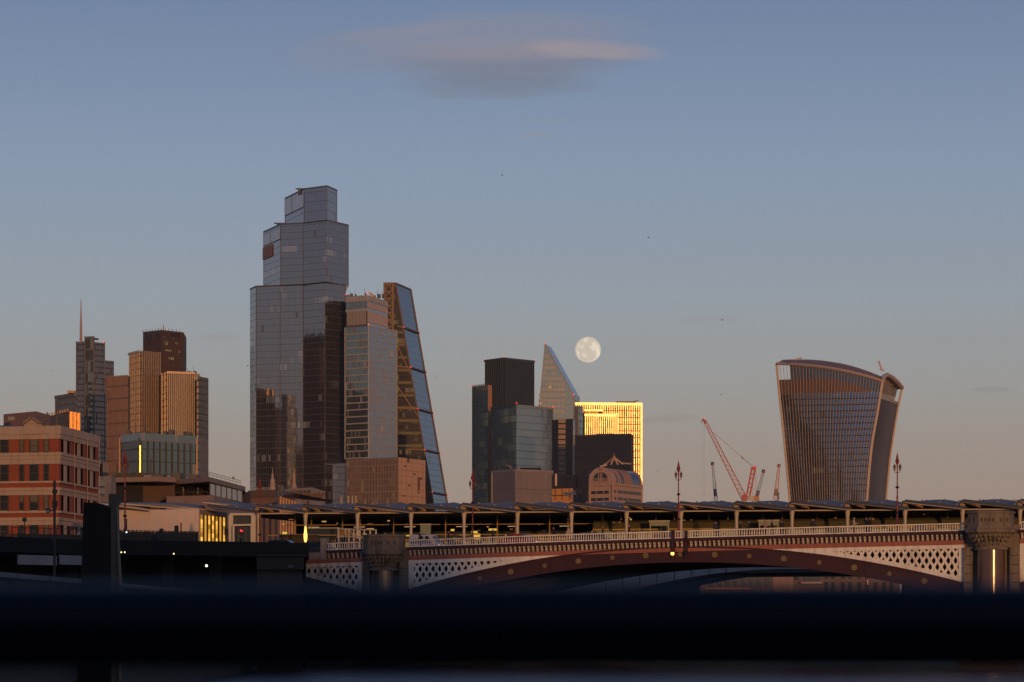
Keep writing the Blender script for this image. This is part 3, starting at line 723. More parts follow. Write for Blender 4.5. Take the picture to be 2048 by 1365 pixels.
panel(1290, 1330, 1042, 1051, 2.5, PGREEN, 'pale green platform board beneath the roof over the arch crown', 'board', 'platform_board')
panel(1510, 1551, 1041, 1050, 2.5, PGREEN, 'pale green platform board behind two walkers right of the crown', 'board', 'platform_board')
panel(831, 852, 1049, 1071, 2.0, mat('kiosk_green', (.22, .26, .20), .4), 'small pale green glazed kiosk on the platform near the left pier', 'kiosk', 'platform_kiosk')
panel(581, 652, 1055, 1078, 5.0, mat('dark_screen_glass', (.02, .025, .03), .12), 'long dark glass screen with a pale top rail under the station roof', 'screen', 'platform_screen', mat('pale_rail', (.42, .40, .28), .5))
for i, (px, py, w, h) in enumerate([(525, 1070, 9, 20), (537, 1069, 6, 8), (843+70, 1060, 12, 4), (918, 1069, 13, 11), (1180+20, 1053, 20, 3), (868, 1056, 7, 4), (950, 1055, 16, 4), (1020, 1066, 8, 4), (777, 1067, 7, 3), (1340, 1037, 8, 3)]):
    s0, s1 = rs_(px-w/2), rs_(px+w/2)
    o = sbox('lit_panel', s0, s1, 7.8, 7.9, rz(px, py+h/2), rz(px, py-h/2), emit('warm_light', (1., .60, .10), .8), st)
# random clutter under the roof, some of it glowing to give golden glints
for i in range(150):
    s = s_end0 + 4 + (s_end1-s_end0-6)*random.random(); t_ = random.choice((3.2, 8.6, 10.5, 12.8, 17.0, 23.0)); z = 12.6 + 3.5*random.random(); w = .15 + .9*random.random()**2; h = .06 + .16*random.random()
    k = random.random()
    m = emit('glint_warm', (1., .55, .16), .5) if k < .25 else emit('glint_dim', (1., .5, .2), .14) if k < .5 else GOLDW if k < .8 else mat('fitting_grey', (.18, .18, .17), .5)
    sbox('platform_clutter', s, s+w, t_, t_+.1, z, z+h, m)
# tall white frame shelter beside the left pulpit
sh = thing('bus_shelter', P(710, 1085, 296), 'white framed glazed shelter left of the shaded pulpit', 'shelter')
p0, p1 = Q(677, 292), Q(752, 302)
for q in (0, .17, .27, .4, .56, .68, .84, 1): 
    a = lerp(p0, p1, q); bar('post', (a[0], a[1], Z(1098, 295)), (a[0], a[1], Z(1059 - 4*q, 295)), .16, .16, CREAM, sh)
for z in (1060, 1075):
    bar('rail', (p0[0], p0[1], Z(z, 295)), (p1[0], p1[1], Z(z-4, 295)), .14, .14, CREAM, sh, side=(0, 0, 1))
a, b = lerp(p0, p1, .03), lerp(p0, p1, .16); wbox('yellow_panel', a, b, Z(1071, 295), Z(1063, 295), .04, mat('yellow_panel', (.42, .22, .03), .5), sh)
a, b = lerp(p0, p1, .2), lerp(p0, p1, .27); wbox('yellow_panel', a, b, Z(1071, 295), Z(1063, 295), .04, mat('yellow_panel', (.42, .22, .03), .5), sh)
wbox('back_panel', p0, p1, Z(1098, 295), Z(1076, 295), .04, mat('grimy_glass', (.06, .06, .06), .2), sh, e=-.3)
# ------------------------------------------------------------------ moon
def build_moon():
    m = bpy.data.materials.new('moon_surface'); m.use_nodes = True; t = NT(m.node_tree)
    g = t.n('TexCoord').outputs['Object']
    a = t.noise(g, .011, 3, .5); b = t.noise(g, .05, 4, .65)
    f = t.m('ADD', t.m('MULTIPLY', t.m('SUBTRACT', a, .47), 5.0), t.m('MULTIPLY', t.m('SUBTRACT', b, .5), 1.6), clamp=True)
    c = t.mix(f, lin(196, 184, 168), lin(232, 218, 196))
    e = t.n('Emission'); t.put(e.inputs[0], c); e.inputs[1].default_value = 1.14
    o = t.n('OutputMaterial'); t.put(o.inputs[0], e.outputs[0])
    D = 30000.0; r = 25.6/F*D; c0 = P(1176, 700, D)
    n, k = 48, 24; vs = []; fs = []
    for j in range(k+1):
        th = math.pi*j/k
        for i in range(n): w = 2*math.pi*i/n; vs.append((math.sin(th)*math.cos(w)*r, math.sin(th)*math.sin(w)*r, math.cos(th)*r))
    for j in range(k):
        for i in range(n): fs.append((j*n+i, (j+1)*n+i, (j+1)*n+(i+1) % n, j*n+(i+1) % n))
    o = mesh('moon', vs, fs, m, smooth=True, wm=Matrix.Translation(c0) @ Matrix.Rotation(.6, 4, 'Y'))
    tag(o, 'pale full moon hanging above the city towers', 'moon', kind=None)
build_moon()
RED = emit('red_beacon', (1., .06, .04), 1.6)
BRONZE = mat('bronze_steel', (.22, .115, .06), .5)
G0 = 5.0
# ---- tallest tower: stepped, many facets
T22 = thing('skyscraper', (X(600, 1760), 1760, G0), 'tallest stepped grey glass skyscraper with facets and three roof levels', 'skyscraper', 'city towers')
g22 = glass('facet_glass', (0, 0, 0), (.255, .24, .262), .92, .05, 1.5, 4.0, .16, .28, (.10, .097, .107), (.14, .13, .13), .003, (1, .66, .5), .20, .085, tilt=.005, seed=1)
g22b = glass('facet_glass_top', (0, 0, 0), (.28, .27, .305), .92, .06, 1.5, 6.0, .25, .35, (.11, .108, .12), (.15, .14, .14), .003, (1, .66, .5), .08, .1, tilt=.008, seed=2)
g22c = glass('facet_glass_pink', (0, 0, 0), (.40, .30, .30), .8, .1, 2.5, 12.0, .2, .6, (.16, .13, .13), (.3, .2, .18), .06, tilt=.006, seed=3)
zt = lambda py, d: Z(py, d)
pts = [Q(500, 1774), Q(512, 1759), Q(560, 1754.5), Q(606, 1750), Q(650, 1738), Q(691, 1752), Q(686, 1800), Q(505, 1800)]
prism('tier', pts, G0, Z(573, 1757), g22, T22)
pts2 = [Q(527, 1786), Q(561, 1751.5), Q(606, 1746.5), Q(653, 1734), Q(697, 1756), Q(690, 1800), Q(530, 1800)]
z2 = Z(442, 1735)
prism('tier', pts2, Z(573, 1757), z2, g22, T22)
pts3 = [Q(570, 1783), Q(608, 1744), Q(654, 1732), Q(674, 1750), Q(670, 1790), Q(572, 1790)]
prism('tier', pts3, z2, Z(373, 1732), g22b, T22)
pt4 = [Q(690, 1752), Q(727, 1768), Q(724, 1800), Q(690, 1800)]
prism('side_wing', pt4, G0, [Z(588, 1752), Z(598, 1768), Z(598, 1768), Z(588, 1752)], g22, T22)
for a, b, z0, z1, m in ((pts3[0], pts3[1], Z(418, 1750), Z(384, 1750), g22c), (pts2[0], pts2[1], Z(482, 1757), Z(462, 1757), g22c)):
    o, q = out(a, b, .35)[0], out(a, b, .35)[1]
    L = math.hypot(b[0]-a[0], b[1]-a[1]); mesh('crown_screen', [(o[0], o[1], z0), (q[0], q[1], z0), (q[0], q[1], z1), (o[0], o[1], z1)], [(0, 1, 2, 3)], m, T22, uvs=[(0, 0), (L, 0), (L, z1-z0), (0, z1-z0)])
wbox('orange_panel', pts2[0], lerp(pts2[0], pts2[1], .55), Z(512, 1765), Z(488, 1765), .3, mat('rust_panel', (.30, .10, .045), .6), T22, e=.3)
EDG = mat('facet_edge', (.085, .08, .085), .5)
for lst, z0, z1 in ((pts[1:6], G0, Z(573, 1757)), (pts2[:5], Z(573, 1757), z2), (pts3[:4], z2, Z(373, 1732))):
    for p in lst: bar('corner_mullion', (p[0], p[1]-.2, z0), (p[0], p[1]-.2, z1), .26, .26, EDG, T22)
for lst, z in ((pts, Z(573, 1757)), (pts2, z2), (pts3, Z(373, 1732))):
    for i in range(len(lst)-3): wbox('roof_rail', lst[i], lst[i+1], z-.2, z+.6, .25, EDG, T22)
for px, py, d in ((607, 381, 1750), (564, 450, 1762)):
    c = P(px, py, d)
    prism('window_cleaning_unit', [(c.x-3.4, c.y), (c.x+3.4, c.y), (c.x+3.4, c.y+4), (c.x-3.4, c.y+4)], c.z-2.5, c.z+.4, mat('dark_cradle', (.03, .028, .03), .5), T22)
    prism('window_cleaning_arm', [(c.x-4.8, c.y-1.5), (c.x+2.2, c.y-1.5), (c.x+2.2, c.y-.4), (c.x-4.8, c.y-.4)], c.z+.4, c.z+1.1, mat('dark_cradle', (.03, .028, .03), .5), T22)
# ---- towers beyond the picture's edges, mirrored in the glass of the tallest tower
DKF = glass('distant_tower_wall', (0, 0, 0), (.05, .03, .022), .2, .4, 3, 4, .8, 1.2, (.06, .032, .024), (.1, .05, .03), .10, (1, .5, .22), .34, .35, seed=9)
for nm, (cx, cy), (w, dp), hs, lab in (('office_tower', (-470, 1700), (40, 70), 208, 'dark brown office tower beyond the left edge of the view'),
                               ('office_tower', (-352, 1430), (120, 40), 138, 'lower dark block in front of the brown tower beyond the left edge'),
                               ('office_tower', (160, 1835), (60, 70), 205, 'dark brown tower hidden behind the teal glass towers')):
    if cx > 0: continue
    t = thing(nm, (cx, cy, G0), lab, 'tower', 'towers mirrored in glass')
    a = R(25); co, si = math.cos(a), math.sin(a)
    prism('wall', [(cx + co*x - si*y, cy + si*x + co*y) for x, y in ((-w/2, -dp/2), (w/2, -dp/2), (w/2, dp/2), (-w/2, dp/2))], G0, hs, DKF, t)
    prism('roof_plant', [(cx + co*x - si*y, cy + si*x + co*y) for x, y in ((-w/4, -dp/4), (w/4, -dp/4), (w/4, dp/4), (-w/4, dp/4))], hs, hs+9, DARKC, t)
# ---- tower with stacked blocks beside it
WDK = mat('dark_vent', (.03, .02, .016), .6)
T8 = thing('skyscraper', (X(740, 1730), 1730, G0), 'stacked pale banded glass tower with a shifted top block, right of the tallest', 'skyscraper', 'city towers')
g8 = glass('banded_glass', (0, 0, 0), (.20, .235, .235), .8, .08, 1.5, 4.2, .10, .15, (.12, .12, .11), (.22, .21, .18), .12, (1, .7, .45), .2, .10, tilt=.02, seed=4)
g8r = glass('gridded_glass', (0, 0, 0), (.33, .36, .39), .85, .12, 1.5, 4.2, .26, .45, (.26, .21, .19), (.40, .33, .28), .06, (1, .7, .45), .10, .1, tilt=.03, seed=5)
PALEB = mat('pale_spandrel', (.38, .34, .31), .55)
def two_face(xs, ds, z0, z1, mL, mR, parent, nm='block'):
    l, c, r = [Q(x, d) for x, d in zip(xs, ds)]
    back = (l[0] + r[0] - c[0], l[1] + r[1] - c[1]); pts = [l, c, r, back]
    zt_ = z1 if isinstance(z1, (list, tuple)) else [z1]*4
    o = prism(nm, pts, z0, z1, [mL, mR], parent)
    me = o.data
    for p in me.polygons:
        if abs(p.normal.z) < .5: p.material_index = 0 if p.normal.x < 0 else 1
    return l, c, r
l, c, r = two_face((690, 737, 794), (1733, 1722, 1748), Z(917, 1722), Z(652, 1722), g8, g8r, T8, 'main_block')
bands('floor_band', l, c, Z(917, 1722), Z(652, 1722), 4.2, .75, .5, PALEB, T8)
bands('floor_band', c, r, Z(917, 1722), Z(652, 1722), 4.2, .35, .3, PALEB, T8)
for q in (l, c, r): bar('corner_mullion', (q[0], q[1]-.2, Z(917, 1722)), (q[0], q[1]-.2, Z(652, 1722)), .5, .5, PALEB, T8)
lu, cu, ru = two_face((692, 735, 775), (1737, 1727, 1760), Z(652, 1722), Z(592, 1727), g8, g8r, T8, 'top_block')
wbox('roof_band', lu, cu, Z(602, 1727), Z(591, 1727), .5, PALEB, T8); wbox('roof_band', cu, ru, Z(602, 1727), Z(591, 1727), .5, PALEB, T8)
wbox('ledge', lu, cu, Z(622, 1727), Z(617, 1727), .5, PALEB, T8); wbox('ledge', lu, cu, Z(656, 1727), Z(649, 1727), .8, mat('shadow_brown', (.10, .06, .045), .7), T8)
wbox('plant_screen', cu, ru, Z(616, 1727), Z(604, 1727), .3, mat('warm_panel', (.50, .34, .26), .5), T8); wbox('plant_screen', cu, ru, Z(644, 1727), Z(622, 1727), .3, mat('warm_panel', (.50, .34, .26), .5), T8)
fins('louvre', lu, cu, Z(649, 1727), Z(622, 1727), 14, .45, .6, PALEB, T8, .06, .96)
wbox('louvre_back', lu, cu, Z(649, 1727), Z(622, 1727), .1, mat('louvre_dark', (.05, .04, .04), .6), T8)
l2, c2, r2 = two_face((693, 797, 851), (1714, 1690, 1722), G0, Z(915, 1690), glass('punched_stone', (0, 0, 0), (.09, .08, .07), .3, .25, 2.2, 3.9, .75, .8, (.22, .165, .13), (.22, .15, .09), .10, (1, .66, .35), .26, .14, seed=6),
                      glass('orange_lit_panels', (0, 0, 0), (.66, .38, .22), 0, .55, 3.4, 8.0, .10, .12, (.16, .09, .06), (.22, .1, .05), .04, seed=7), T8, 'lower_block')  # orange sunlight is put into the colour of the right face
fins('pilaster', l2, c2, G0, Z(916, 1690), 34, .28, .35, mat('lower_stone', (.30, .21, .16), .7), T8)
bands('string_course', l2, c2, G0, Z(915, 1690), 15.6, .8, .6, mat('lower_stone', (.30, .21, .16), .7), T8)
PJ = mat('panel_joint', (.22, .12, .075), .7)
bands('panel_joint', c2, r2, G0, Z(916, 1690), 7.6, .22, .08, PJ, T8); fins('panel_joint', c2, r2, G0, Z(916, 1690), 5, .2, .06, PJ, T8)
for k_, (q_, y_) in enumerate(((.2, 930), (.55, 944), (.8, 952), (.35, 968), (.7, 980), (.15, 990))): wbox('vent', lerp(c2, r2, q_), lerp(c2, r2, q_+.07), Z(y_+3, 1690), Z(y_, 1690), .12, WDK, T8)
for p in (lu, cu): lamp_dot('beacon', (p[0], p[1]-.5, Z(590, 1727)+1.2), 0.44, RED, T8)
lamp_dot('beacon', (c[0], c[1]-.5, Z(652, 1722)+.8), 0.44, RED, T8)
cr = thing('roof_crane', P(740, 592, 1735), 'small yellow crane on the roof of the stacked banded tower', 'crane')
YEL = mat('crane_yellow', (.55, .30, .03), .5)
bar('mast', P(744, 597, 1735), P(744, 590, 1735), 1.0, 1.0, YEL, cr); bar('jib', P(747, 592.5, 1735), P(738, 586, 1735), 1.1, 1.1, YEL, cr); bar('counterweight', P(745, 592, 1735), P(748, 594, 1735), 1.6, 1.6, YEL, cr)
# ---- wedge tower
TW = thing('skyscraper', (X(830, 1850), 1850, G0), 'wedge-shaped tower with a sloping blue glass side and a bronze ladder frame', 'skyscraper', 'city towers')
gW = glass('wedge_glass', (0, 0, 0), (.125, .155, .18), .85, .12, 3.0, 4.0, .12, .22, (.12, .14, .18), (.3, .3, .3), .01, tilt=.008, seed=10)
gWd = glass('wedge_floors', (0, 0, 0), (.03, .024, .02), .4, .2, 2.0, 4.0, .2, 1.1, (.016, .012, .011), (.06, .04, .02), .10, (1, .62, .2), .32, .09, seed=11)
D0 = 1835.0
def wx(y): return 791.5 + (y - 567)*(865.5-791.5)/(1000-567)      # sloping edge in the photo
fr = [P(767, 1000, D0), P(865.5, 1000, D0), P(791.5, 567, D0), P(767, 567, D0)]
fr[0].z = G0; fr[1] = P(wx(1250), 1250, D0)
bkv = Vector((X(30, 1) - X(0, 1), 0, 0)) * D0 + Vector((11.0, 36, 0)) - Vector((11, 0, 0)) + Vector(((30*.0197), 0, 0))
kx = X(822, D0+36) - X(791.5, D0); bkv = Vector((kx, 36, 0))
bk = [v + bkv for v in fr]
def uvq(vs, o, ux): return [((Vector(v)-o).dot(ux), v[2]-G0) for v in vs]
mesh('floor_face', fr, [(0, 1, 2, 3)], gWd, TW, uvs=uvq(fr, fr[0], Vector((1, 0, 0))))
sv = [fr[1], bk[1], bk[2], fr[2]]; mesh('sloping_face', sv, [(0, 1, 2, 3)], gW, TW, uvs=uvq(sv, sv[0], bkv.normalized()))
mesh('back_wall', [bk[1], bk[0], bk[3], bk[2]], [(0, 1, 2, 3)], gWd, TW, uvs=[(0, 0)]*4)
mesh('roof', [fr[3], fr[2], bk[2], bk[3]], [(0, 1, 2, 3)], BRONZE, TW)
mesh('blind_side', [bk[0], fr[0], fr[3], bk[3]], [(0, 1, 2, 3)], BRONZE, TW)
for v0, v1, nm in ((fr[1], fr[2], 'edge_beam'), (fr[3], fr[2], 'top_beam'), (fr[2], bk[2], 'top_beam'), (bk[1], bk[2], 'edge_beam')):
    bar(nm, Vector(v0)-Vector((0, .4, 0)), Vector(v1)-Vector((0, .4, 0)), .9, .9, mat('bronze_dark', (.12, .06, .045), .5), TW)
lx0, lx1, ly = 768.5, 786, 569
for x in (lx0, lx1): bar('ladder_column', P(x, 1000, D0-.8), P(x, ly, D0-.8), 1.1, 1.1, BRONZE, TW)
for i in range(9):
    ya, yb = ly + i*14.2, ly + (i+1)*14.2; m_ = (lx0+lx1)/2
    bar('ladder_rung', P(lx0, ya, D0-.8), P(lx1, ya, D0-.8), .9, .9, BRONZE, TW, side=(0, 0, 1))
    bar('ladder_brace', P(lx0, yb, D0-.9), P(m_, ya, D0-.9), .7, .7, BRONZE, TW); bar('ladder_brace', P(lx1, yb, D0-.9), P(m_, ya, D0-.9), .7, .7, BRONZE, TW)
for y in (655, 735, 818, 900, 985):
    a = P(wx(y), y, D0-.6); bar('storey_beam', P(795, y-2, D0-.6), a, .8, .8, BRONZE, TW, side=(0, 0, 1)); b = a + bkv; bar('storey_beam', a + Vector((.8, 0, 0)), b + Vector((.8, 0, 0)), .8, .8, mat('bronze_dark', (.12, .06, .045), .5), TW, side=(0, 0, 1))
    lamp_dot('beacon', a + Vector((.6, -.8, 0)), 0.36, RED, TW); lamp_dot('beacon', b + Vector((1.2, -.8, 0)), 0.36, RED, TW)
for y in range(690, 985, 41): bar('long_brace', P(794, y, D0-.5), P(wx(y+62), y+62, D0-.5), .7, .5, BRONZE, TW) if y in (690, 772) else None
for i in range(22):
    y = 648 + i*12.6 + 4
    if y < 905: wbox('lit_floor', Q(797, D0), Q(wx(y)-2, D0), Z(y+3.2, D0), Z(y-2.2, D0), .1, mat('office_ceiling', (.06, .035, .018), .6, emit=(1, .55, .15, .02 + .03*(i % 3))), TW) if i % 2 else None
# ---- far-left mast tower
TH = thing('skyscraper', (X(185, 2000), 2000, G0), 'far left tower with a thin mast and a stepped right shoulder', 'skyscraper', 'city towers')
gH = glass('heavy_dark_glass', (0, 0, 0), (.20, .18, .19), .7, .12, 1.6, 4.0, .3, .9, (.06, .048, .048), (.12, .10, .10), .05, (1, .6, .45), .1, .14, seed=12)
gHg = glass('green_core_glass', (0, 0, 0), (.20, .22, .20), .6, .1, 2.0, 8.0, .4, 1.2, (.12, .12, .11), (.05, .05, .05), .3, seed=13)
prism('bay', [Q(153, 2004), Q(172, 2000), Q(172, 2040), Q(155, 2040)], G0, Z(683, 2000), gH, TH)
prism('glass_shaft', [Q(170, 1998), Q(188, 1996), Q(188, 2040), Q(172, 2040)], G0, Z(673, 1996), gHg, TH)
prism('bay', [Q(188, 1998), Q(209, 2006), Q(208, 2040), Q(188, 2040)], G0, Z(685, 2000), gH, TH)
prism('shoulder', [Q(209, 2008), Q(228, 2014), Q(226, 2045), Q(209, 2045)], G0, Z(721, 2008), gH, TH)
for px, yt in ((153, 683), (170, 673), (188, 673), (209, 685)): bar('corner_mullion', P(px, 950, 1996), P(px, yt, 1996), .8, .8, mat('warm_steel', (.10, .075, .065), .5), TH)
MB().lathe(P(162, 686, 2003), [(1.0, 0), (.8, 12), (.45, 22), (.2, 31)], 8).build('mast', mat('mast_steel', (.40, .22, .17), .45), TH, smooth=True)
bar('roof_arm', P(188, 678, 1995), P(197, 679, 1995), 1.2, 1.2, DARKC, TH, side=(0, 0, 1)); lamp_dot('beacon', P(207, 685, 1995), 0.50, RED, TH)
for i in range(16): wbox('balcony', Q(177, 1994), Q(184, 1994), Z(770+i*11.5, 1994), Z(764+i*11.5, 1994), .4, mat('recess_dark', (.015, .013, .013), .6), TH)
# ---- low blocks on the far left
def simple_block(name, xs, ds, ytop, mL, mR, label, cat='building', group='low city blocks', ybot=None):
    t = thing(name, (X(xs[1], ds[1]), ds[1], G0), label, cat, group)
    pl = two_face(xs, ds, G0 if ybot is None else Z(ybot, ds[1]), Z(ytop, ds[1]), mL, mR, t, 'walls'); return t, pl
gB1 = glass('grey_office', (0, 0, 0), (.13, .12, .12), .4, .2, 1.8, 3.6, .4, 1.1, (.15, .125, .115), (.2, .15, .13), .1, seed=14)
t, (l, c, r) = simple_block('office_block', (110, 150, 158), (1520, 1500, 1530), 788, gB1, gB1, 'grey gridded block beneath the mast tower')
wbox('roof_band', l, c, Z(792, 1500), Z(786, 1500), .4, mat('grey_band', (.20, .17, .16), .6), t); wbox('roof_plant', Q(138, 1505), Q(152, 1505), Z(788, 1505), Z(783, 1505), 6, mat('sunlit_tank', (.55, .32, .1), .3, metal=.5), t)
t, (l, c, r) = simple_block('office_block', (98, 139, 161), (1330, 1300, 1312), 823, gB1, mat('gold_lit_wall', (.80, .46, .16), .42, metal=.6), 'small office with one wall coloured sunlit gold above the brick roof')  # the sun's gold is put into one wall and its pilasters
fins('pilaster', c, r, G0, Z(823, 1300), 3, .9, .8, mat('gold_lit_pilaster', (.85, .5, .2), .3, metal=.6), t); fins('roof_light', l, c, Z(826, 1310), Z(821, 1310), 8, .6, .6, mat('sunlit_cap', (.6, .33, .15), .4), t)
t, (l, c, r) = simple_block('concrete_block', (7, 72, 101), (430, 424, 432), 823, mat('brown_render', (.25, .145, .115), .85, bump=.3, stain=(.17, .10, .08)), mat('brown_render', (.25, .145, .115), .85), 'windowless brown rendered block behind the brick roofline')
wbox('pale_patch', Q(19, 424), Q(32, 424), Z(842, 424), Z(835, 424), .1, CONC, t, e=1.2)
# ---- finned tower with dark core
T42 = thing('skyscraper', (X(320, 1710), 1710, G0), 'tower of pale vertical fins round a dark brown windowed core', 'skyscraper', 'city towers')
gF = glass('between_fins', (0, 0, 0), (.045, .032, .026), .5, .18, 2.2, 3.8, .2, .8, (.022, .015, .012), (.06, .04, .03), .04, seed=15)
FIN = mat('stainless_fin', (.50, .36, .26), .36, metal=.4)
CORE = mat('brown_core', (.075, .04, .028), .7)
l, c, r = Q(286, 1730), Q(323, 1718), Q(367, 1732)
prism('core', [l, c, r, (r[0]-2, 1765), (l[0]+2, 1765)], G0, Z(661, 1720), CORE, T42)
DW = mat('core_window', (.016, .012, .012), .2)
for (a, b), rows in (((l, c), [(.30, 668, 678, .34), (.78, 668, 676, .14), (.36, 683, 691, .16)]), ((c, r), [(.12, 668, 677, .12), (.62, 666, 677, .42), (.2, 682, 691, .18), (.7, 683, 690, .22), (.3, 700, 703, .3), (.78, 700, 704, .1), (.78, 709, 712, .1), (.42, 714, 720, .26)])):
    for q, y0, y1, w in rows: wbox('core_window', lerp(a, b, q-w/2), lerp(a, b, q+w/2), Z(y1, 1722), Z(y0, 1722), .15, DW, T42)
for z in (664, 680, 697, 712, 730):
    wbox('core_joint', l, c, Z(z+.6, 1722), Z(z, 1722), .12, mat('core_line', (.10, .055, .035), .6), T42); wbox('core_joint', c, r, Z(z+.6, 1722), Z(z, 1722), .12, mat('core_line', (.10, .055, .035), .6), T42)
for i in range(12):
    p = lerp(l, c, i/6) if i <= 6 else lerp(c, r, (i-6)/6); bar('roof_rail_post', (p[0], p[1], Z(661, 1720)), (p[0], p[1], Z(658, 1720)+random.random()*.6), .35, .35, CORE, T42)
bar('antenna', P(327, 661, 1720), P(327, 650, 1720), .5, .5, mat('mast_steel', (.40, .22, .17), .45), T42)
l, c, r = Q(258, 1718), Q(281, 1700), Q(322, 1712)
prism('finned_wing', [l, c, r, (r[0]-2, 1760), (l[0]+2, 1760)], G0, Z(704, 1704), gF, T42)
fins('fin', l, c, G0, Z(703, 1704), 7, .4, .5, FIN, T42); fins('fin', c, r, G0, Z(703, 1704), 9, .5, .7, FIN, T42)
wbox('roof_band', l, c, Z(706, 1704), Z(702, 1704), .8, FIN, T42)
l, c, r, e = Q(321, 1708), Q(333, 1694), Q(390, 1700), Q(399, 1712)
prism('finned_wing', [l, c, r, e, (e[0]-2, 1760), (l[0]+2, 1760)], G0, Z(746, 1697), gF, T42)
fins('fin', l, c, G0, Z(745, 1697), 2, 1.4, .6, FIN, T42); fins('fin', c, r, G0, Z(745, 1697), 14, .42, .6, FIN, T42); fins('fin', r, e, G0, Z(745, 1697), 2, 2.0, .6, FIN, T42)
wbox('roof_band', c, r, Z(748, 1697), Z(744, 1697), .7, FIN, T42)
BRG = glass('brown_grid', (0, 0, 0), (.10, .06, .045), .2, .4, 1.6, 9.0, .8, 1.4, (.28, .17, .125), (.3, .18, .12), .3, seed=16)
t, (l, c, r) = simple_block('office_tower', (213, 256, 260), (1652, 1640, 1656), 751, BRG, BRG, 'warm brown gridded tower left of the finned tower', 'tower', 'city towers')
fins('rib', l, c, G0, Z(751, 1645), 11, .5, .5, mat('brown_rib', (.34, .20, .14), .6), t); bands('sill', l, c, G0, Z(755, 1645), 7.2, 1.0, .25, mat('sill_dark', (.06, .04, .035), .6), t)
t, (l, c, r) = simple_block('office_tower', (394, 397, 417), (1690, 1686, 1700), 753, glass('blue_dark', (0, 0, 0), (.13, .16, .20), .6, .1, 1.6, 4, .2, .9, (.07, .08, .10), (.15, .15, .16), .06, seed=17), glass('blue_dark', (0, 0, 0), (.13, .16, .20)), 'dark blue glass tower right of the finned tower', 'tower', 'city towers')
gGG = glass('green_glass', (0, 0, 0), (.17, .225, .225), .8, .07, 3.0, 3.9, .14, .3, (.07, .06, .055), (.30, .30, .24), .06, (1, .75, .45), .12, .12, tilt=.012, seed=18)
gGGd = glass('green_glass_dark', (0, 0, 0), (.05, .055, .05), .6, .1, 2.6, 3.9, .2, .5, (.03, .028, .026), (.12, .08, .05), .10, (1, .6, .3), .2, .12, seed=19)
TG_ = thing('glass_office', (X(300, 905), 905, G0), 'green glass office with a tall corner coloured as a gold sun glint below the finned tower', 'building', 'low city blocks')
l, c, r, e = Q(240, 914), Q(279, 900), Q(284, 899), Q(394, 916)
prism('glass_wall', [l, c, Q(279, 930), Q(242, 930)], G0, Z(878, 905), gGGd, TG_); prism('glass_wall', [r, e, Q(392, 940), Q(284, 935)], G0, Z(884, 905), gGG, TG_)
prism('roof_screen', [Q(242, 912), Q(281, 899.5), Q(392, 915.5), Q(390, 935), Q(244, 930)], Z(884, 905), Z(868, 905), glass('roof_glass', (0, 0, 0), (.20, .25, .26), .7, .12, 1.5, 8, .16, .3, (.2, .19, .18), (.3, .3, .28), .1, seed=20), TG_)
prism('sun_glint_corner', [c, (c[0]+.80, c[1]+.155), Q(284, 930), Q(279, 930)], G0, Z(893, 905), mat('sun_glint_corner', (.85, .52, .18), .36, metal=.8), TG_)  # corner coloured gold and turned to give a sun glint
for i in range(9): q = (i+.0)/9; a = lerp(r, e, q); bar('mullion', (a[0], a[1]-.2, G0), (a[0], a[1]-.2, Z(884, 905)), .3, .5, mat('rust_mullion', (.05, .03, .025), .5), TG_)
bar('edge_post', (l[0], l[1]-.3, G0), (l[0], l[1]-.3, Z(872, 905)), .35, .5, mat('sunlit_cap', (.6, .33, .15), .4), TG_); bar('edge_post', (e[0], e[1]-.3, G0), (e[0], e[1]-.3, Z(872, 905)), .4, .5, mat('sunlit_cap', (.6, .33, .15), .4), TG_)
t, _ = simple_block('office_block', (394, 397, 417), (1150, 1146, 1156), 876, gB1, glass('olive_grid', (0, 0, 0), (.10, .09, .075), .4, .2, 1.4, 3.6, .35, .7, (.16, .12, .09), (.2, .15, .1), .1, seed=21), 'narrow olive gridded block right of the green glass office')
t, (l, c, r) = simple_block('plant_block', (196, 205, 217), (800, 796, 800), 926, DARKC, mat('dark_slats', (.04, .04, .045), .6), 'small dark slatted roof block right of the brick building')
fins('slat', c, r, Z(945, 797), Z(925, 797), 5, .3, .3, mat('slat_pale', (.25, .2, .17), .5), t)
# ---- teal glass cluster in the middle
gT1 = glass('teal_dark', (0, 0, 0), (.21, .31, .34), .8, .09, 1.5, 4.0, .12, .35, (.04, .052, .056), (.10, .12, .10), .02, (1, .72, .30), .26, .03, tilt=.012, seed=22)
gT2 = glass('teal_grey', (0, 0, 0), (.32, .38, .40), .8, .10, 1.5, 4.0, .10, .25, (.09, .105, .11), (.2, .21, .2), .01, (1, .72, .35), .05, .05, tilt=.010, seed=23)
t, (l, c, r) = simple_block('glass_tower', (970, 1008, 1068), (1868, 1850, 1872), 717, mat('fin_gap', (.018, .02, .024), .25), mat('fin_gap', (.018, .02, .024), .25), 'dark teal tower of close upright fins behind the glass block', 'tower', 'city towers')
FT = mat('teal_fin', (.045, .068, .09), .6)
fins('fin', l, c, G0, Z(717, 1850), 9, .6, .8, FT, t); fins('fin', c, r, G0, Z(717, 1850), 17, .5, .9, FT, t)
wbox('roof_screen', l, c, Z(719.5, 1850), Z(715.5, 1850), .9, FT, t); wbox('roof_screen', c, r, Z(719.5, 1850), Z(715.5, 1850), .9, FT, t)
for p in (l, c, r): lamp_dot('beacon', (p[0], p[1]-1, Z(715, 1850)+.8), 0.39, RED, t)
t, (l, c, r) = simple_block('glass_tower', (944, 976, 984), (1632, 1618, 1622), 770, gT1, mat('orange_strip', (.45, .19, .055), .45), 'slim teal glass tower with an orange strip down its corner', 'tower', 'city towers')
